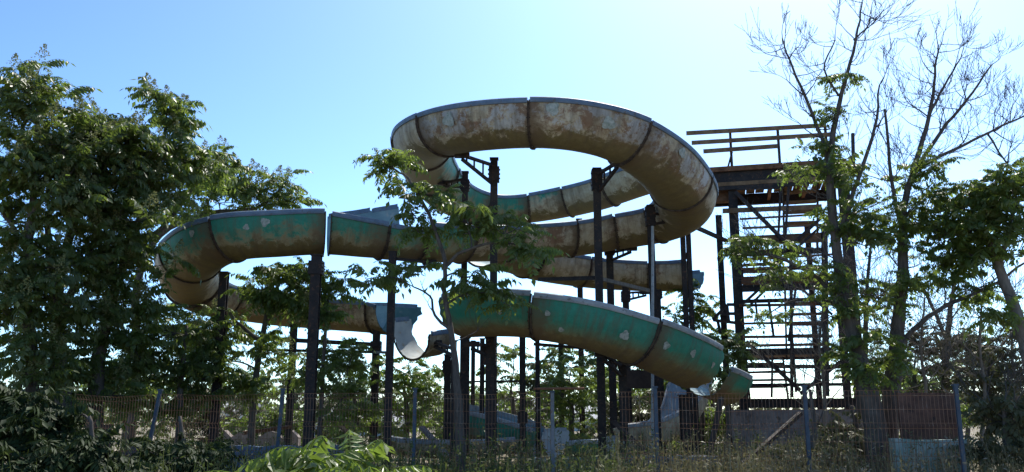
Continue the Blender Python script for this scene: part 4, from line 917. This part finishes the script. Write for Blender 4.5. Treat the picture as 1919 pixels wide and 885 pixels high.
# right trees -------------------------------------------------------------------------------------
tree('ailanthus_tree', 'half-dead tree with a leafy trunk and the tallest bare top at the right',
     [[(1648, 870, 14, 24), (1636, 780, 14, 21), (1615, 690, 14, 17), (1592, 600, 14, 13), (1572, 490, 14, 10), (1556, 370, 14, 7.5), (1558, 270, 14, 6), (1578, 170, 14, 4), (1604, 75, 14, 2.5), (1616, 5, 14, 1.4)],
      [(1556, 330, 14, 5), (1540, 260, 14.1, 4), (1508, 180, 14.2, 3), (1478, 110, 14.2, 2), (1466, 72, 14.2, 1.2)], [(1572, 440, 14, 5), (1610, 330, 13.8, 4), (1640, 240, 13.8, 3), (1648, 160, 13.8, 1.6)],
      [(1590, 590, 14, 5), (1530, 520, 14.3, 4), (1450, 480, 14.6, 3), (1390, 478, 14.8, 1.6)], [(1600, 75, 14, 2), (1625, 50, 14, 1.4), (1632, 30, 14, 1)], [(1572, 180, 14, 2.5), (1545, 130, 14, 1.8), (1565, 75, 14, 1.2)]],
     [(1573, 152, 14, 20, 10, 3), (1556, 208, 14, 26, 12, 4), (1552, 285, 14, 26, 24, 6), (1575, 335, 14, 36, 26, 8), (1598, 400, 14, 45, 34, 10), (1560, 420, 14, 40, 30, 7), (1620, 460, 14, 40, 26, 6), (1490, 325, 14.4, 24, 10, 3), (1435, 470, 14.8, 50, 16, 8), (1380, 480, 14.9, 24, 12, 3), (1470, 520, 14.6, 40, 16, 5), (1560, 520, 14, 40, 24, 6), (1620, 640, 13.8, 30, 22, 5), (1590, 600, 14, 24, 20, 5), (1440, 590, 15.5, 26, 14, 3), (1625, 720, 13.7, 24, 34, 5), (1600, 660, 13.8, 26, 26, 4), (1580, 550, 13.8, 26, 30, 5)], 21, 'leaf_mid', 'bark', L=0.40, autotwig=70, dens=1.0, spread=1.3,
     bares=[((1466, 75, 14.2), (-0.2, 0, 1), 0.5, 2, 0.010), ((1478, 110, 14.2), (0.6, 0, 0.7), 0.7, 3, 0.012), ((1508, 180, 14.2), (-0.7, 0.2, 0.6), 0.8, 3, 0.014), ((1508, 180, 14.2), (0.6, 0, 0.8), 0.8, 3, 0.014), ((1540, 260, 14), (-0.9, 0, 0.3), 0.9, 3, 0.014), ((1614, 10, 14), (0.3, 0, 0.6), 0.5, 2, 0.008), ((1604, 75, 14), (-0.6, 0, 0.7), 0.7, 2, 0.010),
            ((1648, 165, 13.8), (0.4, 0, 1), 0.7, 3, 0.010), ((1640, 240, 13.8), (0.7, 0, 0.6), 0.8, 3, 0.012), ((1610, 330, 13.8), (-0.5, 0, 1), 0.9, 3, 0.014), ((1578, 170, 14), (0.6, 0, 0.7), 0.6, 2, 0.010), ((1530, 520, 14.3), (-0.8, 0, -0.2), 1.2, 3, 0.014), ((1450, 480, 14.6), (-0.7, 0, 0.6), 0.9, 3, 0.010), ((1592, 600, 14), (-0.9, 0, -0.1), 1.3, 3, 0.014), ((1572, 490, 14), (-0.8, 0.2, 0.5), 1.2, 3, 0.014), ((1610, 690, 14), (-1, 0, 0.2), 1.1, 3, 0.012)])
tree('ailanthus_tree', 'straight grey trunk tree with spreading bare upper branches at the right',
     [[(1658, 870, 14.3, 19), (1666, 780, 14.3, 17), (1680, 650, 14.3, 14), (1690, 530, 14.3, 11), (1692, 450, 14.3, 9), (1694, 390, 14.3, 7), (1715, 310, 14.3, 5.5), (1740, 220, 14.3, 4), (1752, 140, 14.3, 2.5), (1758, 85, 14.3, 1.4)],
      [(1705, 340, 14.3, 4.5), (1760, 250, 14.4, 3.5), (1810, 190, 14.4, 2.6), (1858, 122, 14.4, 1.4)], [(1692, 440, 14.3, 4.5), (1672, 340, 14.2, 3.5), (1658, 205, 14.2, 2.4)], [(1712, 320, 14.3, 4), (1790, 280, 14.5, 3), (1860, 245, 14.6, 2.4), (1925, 215, 14.6, 1.6)],
      [(1674, 680, 14.3, 6), (1710, 620, 14.2, 5), (1770, 575, 14.1, 4), (1850, 540, 14, 3), (1925, 490, 14, 2)], [(1740, 220, 14.3, 3), (1770, 160, 14.3, 2.2), (1800, 110, 14.3, 1.3)], [(1850, 250, 14.6, 2), (1890, 310, 14.6, 1.6), (1925, 330, 14.6, 1.2)]],
     [(1722, 325, 14.2, 34, 20, 5), (1700, 400, 14.2, 34, 26, 6), (1670, 440, 14.2, 30, 24, 4), (1715, 500, 14.2, 30, 26, 4), (1690, 570, 14, 20, 30, 4), (1680, 670, 14, 20, 26, 3)], 22, 'leaf_mid', 'bark', L=0.42, autotwig=110, dens=1.2, spread=1.35,
     bares=[((1758, 90, 14.3), (0, 0, 1), 0.5, 2, 0.010), ((1752, 140, 14.3), (-0.8, 0, 0.5), 0.8, 3, 0.012), ((1740, 220, 14.3), (-0.6, 0, 0.8), 0.9, 3, 0.014), ((1800, 115, 14.3), (0.4, 0, 0.8), 0.6, 3, 0.010), ((1856, 125, 14.4), (0.7, 0, 0.4), 0.6, 3, 0.010), ((1810, 190, 14.4), (-0.1, 0, 1), 0.8, 3, 0.012), ((1760, 250, 14.4), (0.2, 0, 1), 0.9, 3, 0.014), ((1810, 190, 14.4), (0.9, 0, 0.2), 0.8, 3, 0.012),
            ((1860, 245, 14.6), (0.3, 0, 1), 0.8, 3, 0.012), ((1790, 280, 14.5), (0.6, 0, 0.7), 0.9, 3, 0.014), ((1900, 225, 14.6), (0.4, 0, 0.9), 0.7, 3, 0.010), ((1860, 245, 14.6), (0.5, 0, -0.6), 0.8, 3, 0.012), ((1672, 340, 14.2), (-0.8, 0, 0.2), 0.9, 3, 0.012), ((1672, 340, 14.2), (0.6, 0, 0.8), 0.8, 3, 0.012), ((1665, 270, 14.2), (-0.5, 0, 0.8), 0.7, 3, 0.010), ((1770, 575, 14.1), (0.4, 0, 0.9), 1.2, 3, 0.014), ((1850, 540, 14), (0.5, 0, 0.7), 1.0, 3, 0.012), ((1710, 620, 14.2), (0.8, 0, -0.1), 1.4, 3, 0.014), ((1692, 450, 14.3), (0.8, 0, 0.6), 1.1, 3, 0.014), ((1692, 500, 14.3), (-0.8, 0, 0.6), 1.1, 3, 0.014), ((1680, 600, 14.3), (-0.9, 0, 0.3), 1.0, 3, 0.012), ((1850, 540, 14), (0.8, 0, -0.3), 1.0, 3, 0.012)])
tree('ailanthus_tree', 'dense leafy crown on a pale leaning trunk at the right edge',
     [[(1945, 760, 13.6, 15), (1925, 660, 13.6, 13), (1898, 570, 13.7, 11), (1872, 500, 13.8, 9), (1850, 440, 13.9, 6), (1820, 400, 13.9, 4)], [(1872, 500, 13.8, 6), (1890, 430, 13.7, 4), (1905, 370, 13.6, 3)], [(1850, 450, 13.9, 4), (1790, 440, 14, 3), (1750, 430, 14, 2)]],
     [(1785, 390, 14, 50, 34, 12), (1840, 370, 13.9, 45, 30, 11), (1890, 380, 13.7, 45, 40, 12), (1760, 430, 14, 40, 30, 8), (1820, 430, 13.9, 55, 34, 12), (1790, 480, 14, 45, 26, 8), (1860, 470, 13.9, 45, 26, 7), (1905, 330, 13.6, 34, 20, 5), (1910, 440, 13.6, 30, 40, 6), (1820, 545, 14, 50, 22, 6), (1890, 600, 13.8, 40, 24, 4)], 23, 'leaf_mid', 'bark_grey', L=0.46, dens=1.15, spread=1.15)
tree('thin_tree', 'thin bare-branched tree behind the brown panel', [[(1772, 830, 18, 8), (1770, 720, 18, 7), (1778, 600, 18, 5), (1790, 520, 18, 3)], [(1775, 640, 18, 4), (1740, 560, 18, 3), (1715, 520, 18, 2)]],
     [(1760, 650, 18, 40, 26, 4), (1800, 690, 18, 50, 26, 5)], 24, 'leaf_dull', 'bark', L=0.4, autotwig=30,
     bares=[((1778, 600, 18), (0.7, 0, 0.8), 1.5, 3, 0.018), ((1770, 720, 18), (0.9, 0, 0.4), 1.8, 3, 0.018), ((1770, 700, 18), (-0.9, 0, 0.5), 1.6, 3, 0.018), ((1790, 525, 18), (0.2, 0, 1), 1.2, 3, 0.014), ((1740, 560, 18), (-0.6, 0, 0.6), 1.2, 3, 0.014), ((1775, 650, 18), (0.9, 0, 0.2), 1.8, 3, 0.018)])
tree('thin_tree', 'thin bare-branched tree between the stair tower and the grey trunk', [[(1600, 830, 18.5, 7), (1618, 700, 18.5, 6), (1624, 560, 18.5, 4), (1632, 460, 18.5, 2.5)]],
     [(1640, 560, 18.5, 30, 26, 4), (1650, 700, 18, 30, 26, 4)], 25, 'leaf_dull', 'bark', L=0.4, autotwig=30,
     bares=[((1624, 560, 18.5), (-0.7, 0, 0.7), 1.5, 3, 0.018), ((1624, 600, 18.5), (0.7, 0, 0.7), 1.5, 3, 0.018), ((1618, 700, 18.5), (-0.9, 0, 0.5), 1.5, 3, 0.018), ((1632, 465, 18.5), (0.2, 0, 1), 1.0, 3, 0.014), ((1618, 720, 18.5), (0.9, 0, 0.3), 1.5, 3, 0.018)])
for k, (px, top, Y, lab) in enumerate([(1540, 560, 17.0, 'thin dead tree in front of the right tower column'), (1730, 560, 16.2, 'thin dead tree left of the brown panel'), (1840, 540, 16.0, 'thin dead tree right of the brown panel'), (1900, 560, 17.5, 'thin dead tree at the right edge behind the pale trunk'), (1680, 600, 19.0, 'thin dead tree between the twin trunks')]):
    tree('dead_tree', lab, [[(px, 830, Y, 4), (px + 6, 740, Y, 3.4), (px - 4, 650, Y, 2.6), (px + 3, top, Y, 1.6)]], [], 400 + k, 'leaf_dull', 'bark_grey', twigmat='bark_grey', autotwig=25,
         bares=[((px, 640 + 38 * q_, Y), (0.9 if (q_ + k) % 2 else -0.9, 0.1, 0.55), 1.6, 3, 0.012) for q_ in range(5)] + [((px, top, Y), (0.1, 0, 1), 1.0, 3, 0.009)])
def rshrub(label, px, py, Y, clumps, seed, mat='leaf_dull', L=0.4):
    l = [[(px, py, Y, 6), (px + 6, py - 60, Y, 5), (px - 2, py - 130, Y, 3)]]
    return tree('leafy_shrub', label, l, clumps, seed, mat, cat='shrub', L=L, bares=[((px, py - 60, Y), (0.6, 0, 0.8), 1.0, 3, 0.014), ((px, py - 90, Y), (-0.6, 0, 0.8), 1.0, 3, 0.014), ((px, py - 120, Y), (0.2, 0, 1), 1.0, 3, 0.012)])
rshrub('dull green shrub behind the brown panel towards the right edge', 1850, 830, 16.5, [(1830, 660, 16.5, 50, 30, 7), (1880, 700, 16.4, 50, 34, 8), (1840, 740, 16.3, 55, 30, 7), (1900, 640, 16.5, 34, 24, 4)], 26)
rshrub('dull shrub filling the lower right corner', 1880, 880, 12.6, [(1870, 790, 12.8, 50, 30, 8), (1910, 830, 12.6, 40, 34, 7), (1850, 850, 12.4, 45, 26, 6)], 27)
rshrub('twiggy shrub behind the twin trunks beside the brown panel', 1715, 830, 17, [(1720, 640, 17, 40, 26, 5), (1690, 700, 17, 40, 30, 5), (1740, 720, 17, 45, 30, 6)], 28)
rshrub('grey-green shrub in front of the concrete plinth under the tower', 1520, 860, 14.2, [(1530, 850, 14.2, 40, 16, 5), (1490, 868, 14, 40, 16, 4)], 29)

# foreground sapling: each leaf its own object ----------------------------------------------------
FG = [frond_template(80 + s, 10, 95 + 8 * (s % 3), 55, 0.24, 0.082, 38) for s in range(5)]
fr = thing('ailanthus_sapling', (at(600, 880, 7.2).x, 7.2, 0.0), 'bright green sapling with arching fern-like leaves at the bottom edge', 'sapling')
r = random.Random(5); mesh_fg = single_meshes(FG, 'leaf_bright'); stem = MB()
stems = [((505, 922), 7.3), ((556, 916), 7.1), ((606, 908), 7.2), ((660, 888), 7.3), ((706, 922), 7.0), ((585, 935), 6.8), ((680, 935), 6.8), ((640, 912), 7.0)]
for k, ((px, py), Y) in enumerate(stems):
    t = at(px, py, Y); stem.tube([(t.x + r.uniform(-0.1, 0.1), t.y, 0), (t.x, t.y, t.z * 0.5), t], [0.014, 0.011, 0.006], 6)
    a0 = r.uniform(0, 6.28); nl = 5
    for i in range(nl):
        o = bpy.data.objects.new('leaf', mesh_fg[r.randrange(5)]); col.objects.link(o); o.parent = fr
        o.location = t - ORG[fr.name] - Vector((0, 0, r.uniform(0, 0.12))); sc = r.uniform(0.55, 0.82); o.scale = (sc, sc, sc)
        az = a0 + 6.283 * i / nl + r.uniform(-0.3, 0.3)
        o.rotation_euler = (Matrix.Rotation(az, 3, 'Z') @ Matrix.Rotation(-r.uniform(0.0, 0.5), 3, 'Y') @ Matrix.Rotation(r.uniform(-0.3, 0.3), 3, 'X')).to_euler()
stem.build('stem', M['leaf_mid'], fr, smooth=True)

# weeds and dry grass along the fence (nobody could count them) --------------------------------------
def weeds(name, label, n, xr, yr, hr, mat, seed, leaf=0.045, seedhead=0.3):
    g = np.random.default_rng(seed); V = []; T = []
    for k in range(n):
        px = g.uniform(*xr); Y = g.uniform(*yr); x = (px - W / 2) / F * Y * 1.0; h = hr[0] + (hr[1] - hr[0]) * g.random() ** 1.6
        z0 = GZ * min(max((Y - 9.5) / 5, 0), 1); lean = g.normal(0, 0.16, 2); p0 = np.array([x, Y, z0 - 0.05]); p1 = p0 + np.array([lean[0] * h, lean[1] * h, h + 0.05])
        w = 0.004 + 0.003 * g.random(); b = len(V); V += [p0 - (w, 0, 0), p0 + (w, 0, 0), p1 + (w * 0.4, 0, 0), p1 - (w * 0.4, 0, 0)]; T += [(b, b + 1, b + 2), (b, b + 2, b + 3)]
        for i in range(g.integers(10, 24)):
            f = 0.25 + 0.75 * g.random(); q = p0 + (p1 - p0) * f + g.normal(0, 0.05 * h, 3) * (1, 1, 0.6); d = g.normal(0, 1, 3); d /= np.linalg.norm(d); e = np.cross(d, g.normal(0, 1, 3)); e /= np.linalg.norm(e) + 1e-6
            L = leaf * g.uniform(0.5, 1.5); b = len(V); V += [q - d * L, q + e * L * 0.33, q + d * L, q - e * L * 0.33]; T += [(b, b + 1, b + 2), (b, b + 2, b + 3)]
    o = npmesh(name, V, T, M[mat], kind='stuff'); tag(o, label, 'weeds'); return o
weeds('dry_weeds', 'tangle of dry brown weeds along the fence on the right', 1500, (1120, 1930), (10.5, 13.6), (0.45, 1.12), 'dry_weed', 3, 0.026)
weeds('green_weeds', 'low dark green weeds along the foot of the fence at left and centre', 1200, (-20, 1200), (10.5, 13.4), (0.45, 1.08), 'weed_green', 4, 0.03)
weeds('park_weeds', 'overgrown weeds covering the ground under the slides', 1500, (-50, 1950), (14.5, 30), (0.3, 0.95), 'weed_green', 5, 0.035)
weeds('dry_grass', 'dry grass tufts at the centre behind the fence', 500, (760, 1500), (13.6, 16.5), (0.3, 0.75), 'dry_weed', 6, 0.035)
# far hedge
def far_hedge():
    g = np.random.default_rng(9); V = []; T = []
    for k in range(9000):
        x = g.uniform(-90, 90); Y = 70 + g.uniform(0, 12); top = 2.2 + 1.6 * (0.5 + 0.5 * math.sin(x * 0.21)) * (0.6 + 0.4 * math.sin(x * 0.57 + 1)) + (1.2 if x < -20 else 0)
        q = np.array([x, Y, GZ + top * g.random() ** 0.7]); d = g.normal(0, 1, 3); d /= np.linalg.norm(d); e = np.cross(d, g.normal(0, 1, 3)); e /= np.linalg.norm(e) + 1e-6; L = g.uniform(0.15, 0.4); b = len(V)
        V += [q - d * L, q + e * L * 0.6, q + d * L, q - e * L * 0.6]; T += [(b, b + 1, b + 2), (b, b + 2, b + 3)]
    o = npmesh('far_hedge', V, T, M['leaf_dull'], kind='stuff'); tag(o, 'far olive hedge line near the horizon behind the park', 'hedge')
far_hedge()
